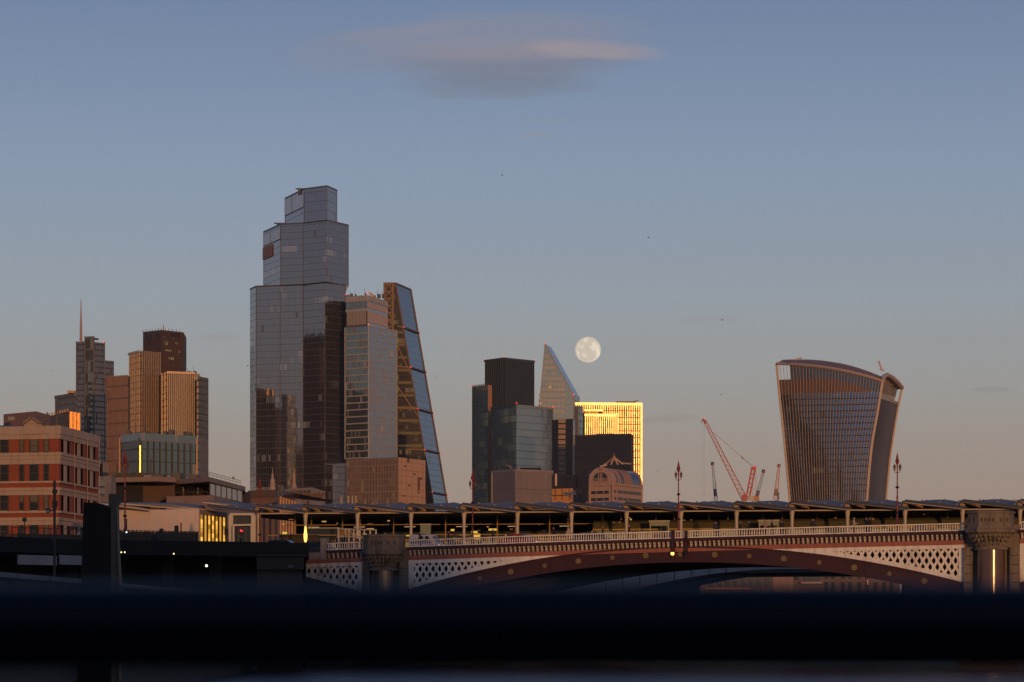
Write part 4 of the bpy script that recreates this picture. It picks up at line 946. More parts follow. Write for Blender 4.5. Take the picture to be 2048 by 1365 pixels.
lamp_dot('beacon', (l[0], l[1]-1, Z(770, 1618)+.3), 0.33, RED, t); fins('roof_rail', l, c, Z(771, 1618), Z(767, 1618), 9, .4, .4, FT, t)
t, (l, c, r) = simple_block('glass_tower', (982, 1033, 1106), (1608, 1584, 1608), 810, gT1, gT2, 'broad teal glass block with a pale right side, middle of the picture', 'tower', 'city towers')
bands('floor_line', l, c, G0, Z(814, 1584), 4.0, .25, .15, mat('teal_line', (.07, .085, .09), .4), t); bands('floor_line', c, r, G0, Z(814, 1584), 12.0, .3, .15, mat('teal_line2', (.14, .155, .16), .4), t)
wbox('roof_band', l, c, Z(813, 1584), Z(808, 1584), .4, FT, t); wbox('roof_band', c, r, Z(813, 1584), Z(809.5, 1584), .4, mat('roof_band_pale', (.24, .26, .27), .4), t)
lamp_dot('beacon', (c[0], c[1]-1, Z(809, 1584)+.6), 0.39, RED, t); lamp_dot('beacon', (r[0], r[1]-1, Z(810, 1584)+.6), 0.39, RED, t)
prism('roof_tank', [Q(1008, 1596), Q(1020, 1596), Q(1020, 1602), Q(1008, 1602)], Z(810, 1584), Z(806.5, 1584), DARKC, t)
MV = glass('mauve_panels', (0, 0, 0), (.22, .18, .18), .1, .5, 1.3, 16, .18, .3, (.16, .13, .13), (.24, .19, .185), .4, seed=24)
t, (l, c, r) = simple_block('panelled_block', (984, 1030, 1106), (1418, 1400, 1414), 940, mat('mauve_panel', (.20, .15, .145), .6), MV, 'mauve grey panelled block in front of the teal glass block')
fins('panel_rib', c, r, G0, Z(940, 1400), 16, .25, .25, mat('mauve_rib', (.26, .21, .205), .6), t); bar('edge_post', (l[0], l[1]-.3, G0), (l[0], l[1]-.3, Z(940, 1400)), .8, .5, CONC, t)
wbox('roof_band', l, c, Z(943, 1400), Z(938.5, 1400), .3, mat('mauve_rib', (.26, .21, .205), .6), t); wbox('roof_band', c, r, Z(943, 1400), Z(938.5, 1400), .3, mat('mauve_rib', (.26, .21, .205), .6), t)
bands('panel_joint', c, r, G0, Z(944, 1400), 11.0, .3, .3, mat('mauve_joint', (.13, .10, .10), .6), t); bands('panel_joint', l, c, G0, Z(944, 1400), 11.0, .3, .15, mat('mauve_joint', (.13, .10, .10), .6), t)
prism('roof_plant', [Q(1040, 1408), Q(1082, 1410), Q(1082, 1416), Q(1040, 1416)], Z(940, 1400), Z(934, 1400), DARKC, t)
rc = thing('roof_crane', P(1020, 936, 1404), 'tiny pale derrick on the mauve grey block', 'crane'); bar('mast', P(1022, 940, 1404), P(1020, 931, 1404), .4, .4, CONC, rc); bar('jib', P(1013, 930, 1404), P(1024, 935, 1404), .4, .4, CONC, rc)
# pointed tower
TS = thing('skyscraper', (X(1110, 1900), 1900, G0), 'sharp pointed grey glass tower below and left of the moon', 'skyscraper', 'city towers')
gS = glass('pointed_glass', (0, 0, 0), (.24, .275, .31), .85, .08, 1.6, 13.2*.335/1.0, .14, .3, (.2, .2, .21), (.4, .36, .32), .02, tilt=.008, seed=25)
DS = 1900.0
fv = [P(1040, 1250, DS), P(1147.5, 1250, DS), P(1147.5, 790, DS), P(1090, 688, DS)]
fv[0].z = fv[1].z = G0
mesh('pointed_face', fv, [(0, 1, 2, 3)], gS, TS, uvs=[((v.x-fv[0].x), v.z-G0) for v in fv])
bs_ = [v + Vector((X(14, DS)-X(0, DS), 26, 0)) for v in fv]
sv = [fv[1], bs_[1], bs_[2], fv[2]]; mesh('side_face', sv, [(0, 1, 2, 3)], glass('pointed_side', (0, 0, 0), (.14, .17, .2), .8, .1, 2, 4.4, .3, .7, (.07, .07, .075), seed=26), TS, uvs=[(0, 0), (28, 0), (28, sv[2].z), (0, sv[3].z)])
sl_ = [fv[2], bs_[2], bs_[3], fv[3]]; mesh('slope', sl_, [(0, 1, 2, 3)], gS, TS, uvs=[(0, 0), (28, 0), (28, 40), (0, 40)])
mesh('side_face', [bs_[0], fv[0], fv[3], bs_[3]], [(0, 1, 2, 3)], gS, TS, uvs=[(0, 0), (28, 0), (28, 180), (0, 180)])
mesh('back_wall', bs_[::-1], [(0, 1, 2, 3)], DARKC, TS)
ESC = mat('pointed_edge', (.30, .28, .27), .5)
for a, b in ((fv[0], fv[3]), (fv[3], fv[2]), (fv[2], fv[1])): bar('edge_strip', a + Vector((0, -.3, 0)), b + Vector((0, -.3, 0)), .55, .4, ESC, TS)
lamp_dot('beacon', P(1090, 686.5, DS), 0.44, RED, TS); lamp_dot('beacon', P(1147, 790, DS-1), 0.44, RED, TS)
PLF = mat('pale_blind', (.42, .41, .40), .6)
for i, y in enumerate(range(700, 822, 11)):
    xl = 1090 - (y-688)*.15 + 3.5; xr = min(1130 + (y-775)*.02 if y > 760 else 1090 + (y-688)*.565 - 3, 1130)
    if i > 0: xl -= 0
    n = max(1, int((xr-xl)/8)); w = (xr-xl)/n
    for k in range(n):
        if random.random() < .93: wbox('lit_window', Q(xl+k*w+.5, DS), Q(xl+(k+1)*w-.5, DS), Z(y+6.0, DS), Z(y, DS), .15, PLF, TS, e=.02)
# dark block between
gD = glass('near_black_glass', (0, 0, 0), (.035, .03, .035), .6, .1, 1.6, 4, .15, .3, (.02, .017, .018), (.04, .03, .025), .01, seed=27)
t, (l, c, r) = simple_block('glass_tower', (1104, 1146, 1150), (1520, 1512, 1520), 838, gD, gD, 'near-black glass tower with one column of lit bay windows', 'tower', 'city towers')
for i in range(11): wbox('bay_window', Q(1116.5, 1509), Q(1131, 1509), Z(847+i*10.6, 1509), Z(839+i*10.6, 1509), .3, mat('bay_blind', (.30, .19, .12), .6), t, e=1.6)
bar('edge_post', P(1148.5, 948, 1508), P(1148.5, 872, 1508), 1.0, .5, CONC, t)
t, (l, c, r) = simple_block('glass_tower', (1150, 1262, 1267), (1462, 1450, 1456), 869, gD, mat('dark_edge', (.06, .04, .04), .6), 'broad black glass block in front of the blazing gold facade', 'tower', 'city towers')
wbox('roof_rail', l, c, Z(870, 1450), Z(867.5, 1450), .3, mat('dark_edge', (.06, .04, .04), .6), t); prism('roof_plant', [Q(1192, 1460), Q(1228, 1458), Q(1228, 1466), Q(1192, 1466)], Z(869, 1450), Z(865.5, 1450), DARKC, t)
# blazing gold facade: bronze fins that mirror the low sun
TGd = thing('office_tower', (X(1220, 1700), 1700, G0), 'blazing gold finned facade mirroring the low sun, right of the pointed tower', 'tower', 'city towers')
nz_ = R(6.6); gl, gr = Q(1148, 1697), None
c0 = Vector((X(1218, 1700), 1700, 0)); ux = Vector((math.cos(nz_), math.sin(nz_), 0))
def gp(px):   # point on the gold wall seen at photo column px
    k = (px-1024)/F; s = (k*c0.y - c0.x)/(ux.x - k*ux.y); p = c0 + ux*s; return (p.x, p.y)
GG = mat('sun_struck_bronze', (.58, .50, .30), .40, metal=1.0, var=.35, scale=.06)
GGd = glass('gold_glass', (0, 0, 0), (.14, .09, .03), .9, .36, 2.1, 4.0, .3, .9, (.05, .028, .01), (.05, .03, .015), .15, tilt=.16, seed=28)
gl, gr = gp(1150), gp(1284)
prism('wall', [gl, gr, (gr[0]-6, gr[1]+40), (gl[0]+4, gl[1]+40)], G0, Z(809, 1700), GGd, TGd)
fins('fin', gl, gr, G0, Z(809, 1700), 30, .55, .6, GG, TGd); wbox('roof_band', gl, gr, Z(811, 1700), Z(806, 1700), 1.0, GG, TGd); wbox('edge_pier', gp(1280.5), gr, G0, Z(806, 1700), 1.2, GG, TGd)
bands('floor_band', gl, gr, Z(1010, 1700), Z(812, 1700), 4.0, .55, .62, mat('gold_floor_band', (.20, .12, .04), .5, metal=.6), TGd)
fl, fr_ = gp(1163), gp(1230)
a, b = out(fl, fr_, 12)
prism('stepped_block', [a, b, (b[0], b[1]+13), (a[0], a[1]+13)], G0, Z(832, 1690), GGd, TGd); fins('fin', a, b, G0, Z(832, 1690), 16, .5, .5, GG, TGd); wbox('roof_band', a, b, Z(834, 1690), Z(829, 1690), .9, GG, TGd)
b2 = lerp(a, b, .56); prism('stepped_block', [a, b2, (b2[0], b2[1]+11), (a[0], a[1]+11)], Z(832, 1690), Z(822, 1690), GGd, TGd); wbox('roof_band', a, b2, Z(824, 1690), Z(820.5, 1690), .9, GG, TGd)
bar('edge_pier', (b[0]-.6, b[1]-.6, G0), (b[0]-.6, b[1]-.6, Z(830, 1690)), 1.2, 1.0, GG, TGd)
prism('roof_plant', [Q(1232, 1715), Q(1272, 1715), Q(1272, 1722), Q(1232, 1722)], Z(809, 1700), Z(803, 1715), BRONZE, TGd); bar('roof_arm', P(1266, 804, 1714), P(1277, 801, 1714), .5, .5, BRONZE, TGd)
t, (l, c, r) = simple_block('office_block', (1148, 1158, 1166), (1640, 1634, 1640), 812, gD, gT1, 'thin dark slab squeezed between pointed tower and gold facade')
fins('mullion', l, c, G0, Z(812, 1634), 4, .6, .4, PALEB, t)
# small block with orange sunlight put into its wall colour
t, (l, c, r) = simple_block('low_building', (1104, 1146, 1150), (1004, 1000, 1006), 977, mat('orange_lit_wall', (.62, .27, .07), .6), DARKC, 'small orange sunlit building under the near-black tower')
fins('mullion', l, c, Z(1000, 1000), Z(978, 1000), 3, .25, .2, BRONZE, t); wbox('rail', l, c, Z(991, 1000), Z(990, 1000), .3, BLACKP, t, e=.5)
t, (l, c, r) = simple_block('low_building', (1104, 1178, 1184), (1208, 1200, 1206), 948, gD, gD, 'low dark glass building beneath the black block')
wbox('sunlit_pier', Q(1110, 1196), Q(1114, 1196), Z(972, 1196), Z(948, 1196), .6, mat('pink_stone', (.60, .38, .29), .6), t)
# ---- vaulted building with arched window
TD = thing('vaulted_building', (X(1230, 1100), 1100, G0), 'pink stone building with a barrel vault roof, arched window and truss finial', 'building', 'low city blocks')
PINK = mat('pink_stone2', (.46, .29, .22), .7, var=.1); PINKD = mat('pink_stone_rib', (.38, .21, .14), .65); DG = mat('dark_vault_glass', (.045, .055, .08), .15, spec=.8)
l, c, r = Q(1180, 1104), Q(1226, 1098), Q(1284, 1124)
prism('walls', [l, c, r, (r[0]-9, r[1]+6), (l[0], l[1]+30)], G0, Z(966, 1100), PINK, TD)
WD = mat('dark_window', (.022, .022, .024), .15)
for y in (982, 996):
    for q0, q1 in ((.04, .26), (.31, .44), (.45, .58), (.63, .82)): wbox('window', lerp(l, c, q0), lerp(l, c, q1), Z(y+6, 1100), Z(y, 1100), .15, WD, TD)
    for q0, q1 in ((.04, .10), (.16, .34), (.37, .5), (.53, .70), (.72, .95)): wbox('window', lerp(c, r, q0), lerp(c, r, q1), Z(y+6, 1108), Z(y, 1108), .15, WD, TD)
for q in (0, 1): p = lerp(l, c, q); bar('pilaster', (p[0], p[1]-.3, G0), (p[0], p[1]-.3, Z(966, 1100)), .8, .8, PINKD, TD)
bar('pilaster', (r[0], r[1]-.3, G0), (r[0], r[1]-.3, Z(966, 1110)), .6, .6, PINKD, TD)
wbox('cornice', l, c, Z(972, 1100), Z(966, 1100), .5, PINK, TD); wbox('cornice', c, r, Z(972, 1104), Z(968, 1104), .5, PINK, TD)
axv = Vector((r[0]-c[0], r[1]-c[1], 0)); vc = (Vector((*lerp(l, c, .5), 0))); vr = math.hypot(c[0]-l[0], c[1]-l[1])/2
nv = Vector((c[0]-l[0], c[1]-l[1], 0)).normalized(); zv = Z(966, 1100); hv = Z(936, 1100) - zv
def vault(nm, q0, q1, m, rr, n=22):
    vs = []; fs = []
    for q in (q0, q1):
        for i in range(n+1):
            w = math.pi*i/n; rad = vr*rr; st_ = math.sin(w)
            v = vc + axv*q - nv*(math.cos(w)*rad) + Vector((0, 0, zv - .01 + hv*rr*(st_**.8 if st_ > 0 else 0))); vs.append(v)
    for i in range(n): fs.append((i, i+1, n+2+i, n+1+i))
    fs.append(tuple(range(n+1))); fs.append(tuple(range(n+1, 2*n+2))[::-1])
    o = mesh(nm, vs, fs, m, TD); return o
vault('vault_core', .02, .99, DG, .97); vault('gable', -.03, .10, PINK, 1.03)
for a, b in ((.17, .20), (.24, .26), (.38, .48), (.49, .58), (.60, .66), (.96, 1.0)): vault('vault_rib', a, b, PINKD if a > .3 and a < .9 else PINK, 1.02)
# arched window in the gable
fwd = -Vector((axv.x, axv.y, 0)).normalized()
n = 18; vs = []; gq = vc - axv*.03
for e in (.05, .2):
    for i in range(n+1):
        w = math.pi*i/n; vs.append(gq + fwd*e - nv*(math.cos(w)*vr*.62) + Vector((0, 0, zv + hv*.10 + hv*.62*math.sin(w)**.8)))
mesh('arched_window', vs, [tuple(range(n+1, 2*n+2))[::-1]] + [(i, i+1, n+2+i, n+1+i) for i in range(n)], WD, TD)
for q in (-.1, 0, .1): b = gq + fwd*.3 + nv*(q*vr*1.5); bar('window_bar', b + Vector((0, 0, zv+hv*.1)), b + Vector((0, 0, zv+hv*.70)), .22, .15, PINK, TD)
for z in (.12, .2, .28): bar('window_bar', gq + fwd*.3 - nv*vr*.62 + Vector((0, 0, zv+hv*z)), gq + fwd*.3 + nv*vr*.62 + Vector((0, 0, zv+hv*z)), .2, .15, PINK, TD, side=(0, 0, 1))
for q in (-.08, .08): b = gq + fwd*.2 + nv*(q*vr); bar('slot', b + Vector((0, 0, zv+hv*.84)), b + Vector((0, 0, zv+hv*.95)), .25, .2, WD, TD)
ap = P(1228, 915, 1102)
for x, y in ((1204, 934), (1212, 928), (1222, 930), (1236, 930), (1246, 929)): bar('truss_leg', ap, P(x, y, 1102), .55, .55, PINK, TD)
bar('truss_tie', P(1246, 927, 1104), P(1261, 928, 1110), .6, .6, PINK, TD, side=(0, 0, 1)); bar('finial', ap, P(1228, 907, 1102), .25, .25, PINKD, TD); lamp_dot('knob', ap, .5, PINK, TD)
bar('eave_tie', P(1200, 934, 1102), P(1214, 930, 1102), .7, .6, PINK, TD)
# blue pipes sculpture on the roof rail
bl = thing('roof_derrick', P(1140, 985, 960), 'small blue tangled derrick in front of the orange building', 'crane')
BLU = mat('blue_steel', (.03, .06, .16), .5)
for a, b in (((1128, 985), (1142, 990)), ((1130, 989), (1150, 983)), ((1138, 992), (1147, 985)), ((1128, 985), (1134, 992)), ((1147, 985), (1152, 990)), ((1140, 987), (1144, 1000))): bar('strut', P(*a, 960), P(*b, 960), .5, .5, BLU, bl)
# ---- top-heavy flaring tower
TF = thing('skyscraper', (X(1660, 1650), 1650, G0), 'flaring top-heavy tower with pale fins and a curved roof garden', 'skyscraper', 'city towers')
def interp(tab, y):
    for (y0, x0), (y1, x1) in zip(tab, tab[1:]):
        if y <= y1: 
            q = (y-y0)/(y1-y0); return x0 + (x1-x0)*q
    return tab[-1][1]
LT = [(728, 1553), (788, 1558.5), (820, 1562), (870, 1567.5), (920, 1572), (1000, 1579.5), (1250, 1604)]
RT = [(760, 1765), (820, 1755.5), (850, 1750), (890, 1743), (940, 1738), (1000, 1733.5), (1250, 1716)]
ET = [(775, 1804.5), (817, 1795), (870, 1786.5), (920, 1779), (1000, 1771.5), (1250, 1748)]
def topy(u): return 728 + 2*u + 33*u**2.0          # front top edge of the face
DL, DC, DE = 1668.0, 1636.0, 1672.0
def FP(u, y, e=0.0):
    """point on the front face: u from the left edge to the corner, y = photo row at the corner's distance"""
    d = DL + (DC-DL)*u - 5.0*math.sin(math.pi*u); x = interp(LT, y)*(1-u) + interp(RT, y)*u
    p = P(x, y, d); p.y -= e; return p
def SP(u, y, e=0.0):
    d = DC + (DE-DC)*u - 3*math.sin(math.pi*u); x = interp(RT, y)*(1-u) + interp(ET, y)*u; p = P(x, y, d); p.y -= e*.5; p.x += e; return p
gWT = glass('garden_tower_glass', (0, 0, 0), (.17, .205, .275), .9, .10, 3.0, 4.0, .04, .12, (.06, .06, .07), (.12, .11, .10), .006, (1, .6, .3), .08, .06, tilt=.007, seed=30)
gWS = glass('garden_tower_side', (0, 0, 0), (.06, .043, .047), .4, .3, 1.8, 4.0, .3, .4, (.045, .032, .034), (.05, .037, .04), .01, tilt=.0, seed=31)
def grid(nm, fn, u0, u1, ya, yb, nu, nv_, m, us=60.0, sm=True):
    vs = []; fs = []; uvs = []
    for j in range(nv_+1):
        for i in range(nu+1):
            u = u0 + (u1-u0)*i/nu; y0 = ya(u) if callable(ya) else ya; y1 = yb(u) if callable(yb) else yb
            vs.append(fn(u, y0 + (y1-y0)*j/nv_))
    for j in range(nv_):
        for i in range(nu): a = j*(nu+1)+i; fs.append((a, a+nu+1, a+nu+2, a+1))
    for f in fs:
        for k in f: uvs.append((us*(k % (nu+1))/nu, vs[k].z))
    return mesh(nm, vs, fs, m, TF, uvs=uvs, smooth=sm)
wave = lambda u: 760.5 - 3*math.sin(u*4) + 32*max(0, (u-.45)/.55)**1.5*.85
lowb = lambda u: 789 - 5*u
def fl(u): return max(topy(u) + 1, 0)
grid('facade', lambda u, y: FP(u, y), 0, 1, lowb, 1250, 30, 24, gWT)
BAND = mat('brown_louvre_band', (.17, .095, .068), .65, var=.08)
grid('louvre_band', lambda u, y: FP(u, y, .1), 0, .93, wave, lowb, 30, 3, BAND)
SKG = mat('sky_garden_glass', (.05, .075, .14), .10, spec=.9, var=.25, scale=.05)
grid('garden_glass', lambda u, y: FP(u, y, .05), .125, 1, lambda u: topy(u)+2.5, lambda u: wave(u) if u < .93 else lowb(u), 28, 3, SKG)
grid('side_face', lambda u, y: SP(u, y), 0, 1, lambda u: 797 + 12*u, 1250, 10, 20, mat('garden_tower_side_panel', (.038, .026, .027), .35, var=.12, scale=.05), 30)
grid('side_sill', lambda u, y: SP(u, y, .5), .05, .95, lambda u: 793 + 12*u, lambda u: 798 + 12*u, 10, 1, PALEB)
grid('side_balcony_glass', lambda u, y: SP(u, y, -1), .05, .82, lambda u: 786 + 9*u, lambda u: 794 + 12*u, 10, 1, mat('balcony_glass', (.25, .27, .28), .15))
grid('side_balcony', lambda u, y: SP(u, y, -4), .02, .8, lambda u: 779 + 9*u, lambda u: 787 + 8*u, 10, 1, mat('garden_floor', (.09, .05, .04), .7))
grid('garden_room', lambda u, y: SP(u, y, -2.5), .0, 1.0, lambda u: 752 + 20*u, lambda u: 800 + 9*u, 10, 1, glass('garden_room_wall', (0, 0, 0), (.10, .10, .09), .2, .2, 4, 6, .8, .8, (.30, .16, .06), (.3, .2, .1), .2, (1, .6, .25), .4, .3, seed=32))
ROOFM = mat('roof_rib_metal', (.30, .22, .20), .5)
def RF(u, v):      # curved roof from the front top edge back over to the rear, u along the front
    p = FP(u, topy(u)); hgt = [3.2, 2.6, 2.0, 2.0, 2.2][min(4, int(u*5))]
    q = v; back = Vector((X(38, 1650)-X(0, 1650), 32, 0)) * q
    rise = (3.3 + 1.7*math.sin(math.pi*min(1, u*1.05)))*math.sin(math.pi*min(1, q*.85)) - 2.5*q*u
    return p + back + Vector((0, 0, rise))
vs = []; fs = []; nu, nv_ = 34, 10
for j in range(nv_+1):
    for i in range(nu+1): vs.append(RF(i/nu, j/nv_))
for j in range(nv_):
    for i in range(nu): a = j*(nu+1)+i; fs.append((a, a+1, a+nu+2, a+nu+1))
mesh('roof_shell', vs, fs, mat('roof_shell', (.22, .16, .15), .5), TF, smooth=True)
for i in range(0, 33):
    u = (i+.5)/33
    pts_ = [RF(u, j/10) + Vector((0, -.2, .35)) for j in range(0, 11)]; MB().tube(pts_, .42 if u > .5 else .3, 4).build('roof_rib', ROOFM, TF)
FINW = mat('pale_fin', (.30, .21, .17), .45)
for i in range(1, 33):
    u = i/33; pts_ = [FP(u, topy(u) + (1250-topy(u))*(j/14)**1.15, .7) for j in range(15)]; b = MB()
    for p in pts_:
        b.v += [p + Vector((-.13, -.05, 0)), p + Vector((.13, -.05, 0)), p + Vector((.13, .5, 0)), p + Vector((-.13, .5, 0))]
    for j in range(14):
        for k in range(4): b.f.append((4*j+k, 4*j+4+k, 4*j+4+(k+1) % 4, 4*j+(k+1) % 4))
    b.build('fin', FINW, TF)
def edge_strip(nm, fn, ys, w, m):
    b = MB()
    for y in ys:
        p = fn(y); b.v += [p + Vector((-w/2, -.9, 0)), p + Vector((w/2, -.9, 0)), p + Vector((w/2, .8, 0)), p + Vector((-w/2, .8, 0))]
    for j in range(len(ys)-1):
        for k in range(4): b.f.append((4*j+k, 4*j+4+k, 4*j+4+(k+1) % 4, 4*j+(k+1) % 4))
    b.f.append((0, 1, 2, 3)); n_ = 4*(len(ys)-1); b.f.append((n_+3, n_+2, n_+1, n_)); return b.build(nm, m, TF)
FRM = mat('pale_frame', (.46, .33, .27), .5)
edge_strip('edge_frame', lambda y: FP(0, y), [728] + list(range(745, 1251, 25)), 1.25, FRM)
edge_strip('corner_frame', lambda y: FP(1, y, .5), [761] + list(range(780, 1251, 25)), 1.35, FRM)
edge_strip('edge_frame', lambda y: SP(1, y), [775] + list(range(790, 1251, 25)), 1.25, FRM)
MB().tube([FP(i/30, topy(i/30), .9) for i in range(31)], .95, 6).build('top_frame', FRM, TF)
MB().tube([P(x, y, d) for x, y, d in ((1765, 762, 1635), (1768, 753, 1638), (1774, 750, 1644), (1784, 755, 1653), (1795, 765, 1662), (1804, 776, 1671))], 1.3, 8).build('side_arch', FRM, TF)
MB().tube([P(x, y, d) for x, y, d in ((1769, 757, 1648), (1776, 757, 1652), (1786, 764, 1660), (1797, 777, 1670))], 1.0, 6).build('side_arch_inner', mat('blue_soffit', (.07, .08, .13), .4), TF)
for i in range(16):
    y = 800 + i*12.4; MB().tube([FP(k/12, y - 4*k/12, .2) for k in range(13)], .32, 4).build('floor_line', mat('floor_line_brown', (.07, .045, .04), .6), TF)
for a, b in (((1757, 722), (1763, 738)), ((1760, 738), (1768, 742)), ((1598, 717), (1604, 716)), ((1588, 720), (1597, 718))): bar('roof_cradle', P(*a, 1650), P(*b, 1650), .9, .9, FRM, TF)
for px, py in ((1747, 889), (1742, 905)): pass
# ---- cranes right of centre
RDC = mat('crane_red', (.42, .05, .05), .5)
def lattice_jib(nm, a, b, w, m, parent, n, d):
    a = P(*a, d); b = P(*b, d); ax = (b-a); L = ax.length; ax.normalize(); pr = Vector((-ax.z, 0, ax.x)); mb = MB()
    t0 = w*F and w
    for sgn in (-.5, .5):
        for yy in (-.5, .5): mb.bar(a + pr*(sgn*w) + Vector((0, yy*w, 0)), b + pr*(sgn*w*.45) + Vector((0, yy*w*.45, 0)), .22, .22)
    for i in range(n):
        q0, q1 = i/n, (i+1)/n; w0, w1 = w*(1-.55*q0), w*(1-.55*q1); s = 1 if i % 2 else -1
        mb.bar(a + ax*(L*q0) + pr*(s*.5*w0) + Vector((0, -.5*w0, 0)), a + ax*(L*q1) - pr*(s*.5*w1) + Vector((0, -.5*w1, 0)), .14, .14)
        mb.bar(a + ax*(L*q0) - pr*(.5*w0) + Vector((0, -.5*w0, 0)), a + ax*(L*q0) + pr*(.5*w0) + Vector((0, -.5*w0, 0)), .12, .12)
    return mb.build(nm, m, parent)
DCR = 1350.0
c1 = thing('tower_crane', P(1490, 1000, DCR), 'big red lattice luffing crane with its jib raised to the left', 'crane', 'cranes beside the flaring tower')
lattice_jib('jib', (1490, 1000), (1409, 841), 2.6, RDC, c1, 34, DCR)
for x0, x1 in ((1492, 1504), (1498.5, 1511)): bar('frame_leg', P(x0, 998, DCR), P(x1, 935, DCR), .75, .75, RDC, c1)
for i in range(7): q = (i+.5)/7; bar('frame_rung', P(1492+12*q, 998-63*q, DCR), P(1498.5+12.5*q, 998-63*q, DCR), .45, .45, RDC, c1, side=(0, 0, 1))
bar('frame_head', P(1502, 938, DCR), P(1512, 934, DCR), 1.1, .9, RDC, c1)
bar('tie_rope', P(1428, 866, DCR), P(1485, 916, DCR), .16, .16, RDC, c1); bar('tie_rope', P(1485, 916, DCR), P(1508, 936, DCR), .24, .24, mat('rope_grey', (.2, .17, .15), .6), c1); bar('tie_block', P(1483, 914, DCR), P(1487, 918, DCR), .6, .6, RDC, c1)
for x in (1505.5, 1511.5): bar('back_stay', P(x, 940, DCR), P(x+.4, 996, DCR), .14, .14, RDC, c1)
bar('jib_head', P(1412, 847, DCR), P(1405, 838, DCR), 1.0, 1.0, RDC, c1)
MB().tube([P(1405, 841, DCR), P(1402, 843, DCR), P(1402, 846, DCR), P(1405, 847, DCR)], .14, 6).build('hook_block', BLACKP, c1)
for x in (1404.5, 1408.5): bar('hoist_rope', P(x, 846, DCR), P(x, 1000, DCR), .05, .05, mat('rope_grey', (.2, .17, .15), .6), c1)
bar('machinery_deck', P(1489, 1002, DCR), P(1489, 990, DCR), 2.4, 3, RDC, c1); bar('cab', P(1497, 997, DCR), P(1508, 996, DCR), 2.0, 2.5, CREAM, c1, side=(0, 0, 1)); bar('counterweight', P(1508, 998, DCR), P(1518, 997, DCR), 2.2, 2.5, mat('crane_orange', (.45, .18, .06), .5), c1, side=(0, 0, 1))
for p in ((1408, 836.5), (1510, 934)): lamp_dot('beacon', P(*p, DCR-1), 0.25, RED, c1)
def mast_crane(a, b, w, m, lab, dark=True, d=1400):
    c_ = thing('tower_crane', P(a[0], 1000, d), lab, 'crane', 'cranes beside the flaring tower')
    lattice_jib('boom', a, b, w, m, c_, 20, d); MB().lathe(P(*b, d), [(.5, -.9), (.9, -.3), (.8, .6), (.2, 1.0)], 6).build('boom_head', BLACKP if dark else BRONZE, c_)
    q = .2; am = (a[0]+(b[0]-a[0])*.12, a[1]+(b[1]-a[1])*.12); bm = (a[0]+(b[0]-a[0])*.32, a[1]+(b[1]-a[1])*.32); bar('boom_sleeve', P(*am, d-1), P(*bm, d-1), w*.9, w*.9, BLU if dark else BRONZE, c_)
    lamp_dot('beacon', P(b[0]+1, b[1]+1, d-2), 0.19, RED, c_); return c_
BWH = mat('blue_white_steel', (.20, .25, .31), .5)
mast_crane((1432, 1002), (1425, 928), 1.6, BWH, 'thin blue and white crane boom left of the red crane')
mast_crane((1512, 1000), (1527, 943), 1.7, BWH, 'thin blue and white crane boom leaning right behind the red crane')
mast_crane((1551, 1000), (1558, 932), 2.0, mat('crane_orange', (.45, .18, .06), .5), 'pale orange crane boom beside the flaring tower', False)
t = thing('roof_mast', P(1556, 1000, 1380), 'short blue mast at the foot of the pale orange crane', 'mast'); bar('pole', P(1557, 1000, 1380), P(1556, 988, 1380), .8, .8, BLU, t); bar('head', P(1554, 988, 1380), P(1559, 987, 1380), .8, .8, BLU, t, side=(0, 0, 1))
# ------------------------------------------------------------------ brick building
def brick_mat():
    m = bpy.data.materials.new('red_brick'); m.use_nodes = True; t = NT(m.node_tree)
    p = t.n('BsdfPrincipled'); o = t.n('OutputMaterial'); t.put(o.inputs[0], p.outputs[0])
    uv = t.n('UVMap').outputs[0]; b = t.n('TexBrick'); t.put(b.inputs['Vector'], uv)
    b.inputs['Color1'].default_value = (.36, .065, .016, 1); b.inputs['Color2'].default_value = (.26, .048, .016, 1); b.inputs['Mortar'].default_value = (.18, .09, .06, 1)
    b.inputs['Scale'].default_value = 1.0; b.inputs['Mortar Size'].default_value = .008; b.inputs['Brick Width'].default_value = .23; b.inputs['Row Height'].default_value = .075
    g = t.n('NewGeometry').outputs['Position']; n = t.noise(g, .5, 4, .6)
    t.put(p.inputs['Base Color'], t.mix(t.m('MULTIPLY', t.m('SUBTRACT', n, .45), 1.6, clamp=True), b.outputs[0], (.15, .03, .016, 1)))
    p.inputs['Roughness'].default_value = .85; return m
BRICK = brick_mat()
PST = mat('pink_white_stone', (.40, .30, .235), .75, stain=(.28, .19, .145), var=.1)
PANE = mat('window_pane', (.016, .016, .014), .12, spec=.35); BLIND = mat('olive_blind', (.13, .115, .07), .7); FRAMEW = mat('window_frame_dark', (.06, .05, .045), .6)
BBd = thing('brick_building', (X(60, 350), 350, 5.6), 'red brick and white stone office building with a small gable, far left', 'building')
D1 = 345.0; c = Q(118, D1); l = Q(-70, D1+3); r = (X(196, 363.5), 363.5)
zz = lambda y: Z(y, D1)
prism('brick_wall', [l, c, r, (r[0]-10, r[1]+14), (l[0]-2, l[1]+30)], 5.6, zz(853), BRICK, BBd)
for y0, y1, e in ((852, 868, .35), (868, 878, .22), (905, 911, .45), (911, 918, .30), (918, 928, .18), (962, 966, .30), (975, 981, .34), (981, 990, .16), (1022, 1026, .30), (1035, 1041, .34), (1041, 1050, .16)):
    wbox('stone_band', l, (c[0]+e*.9, c[1]), zz(y1), zz(y0), e, PST, BBd); wbox('stone_band', c, r, zz(y1)-.005, zz(y0)-.005, e*.9, PST, BBd)
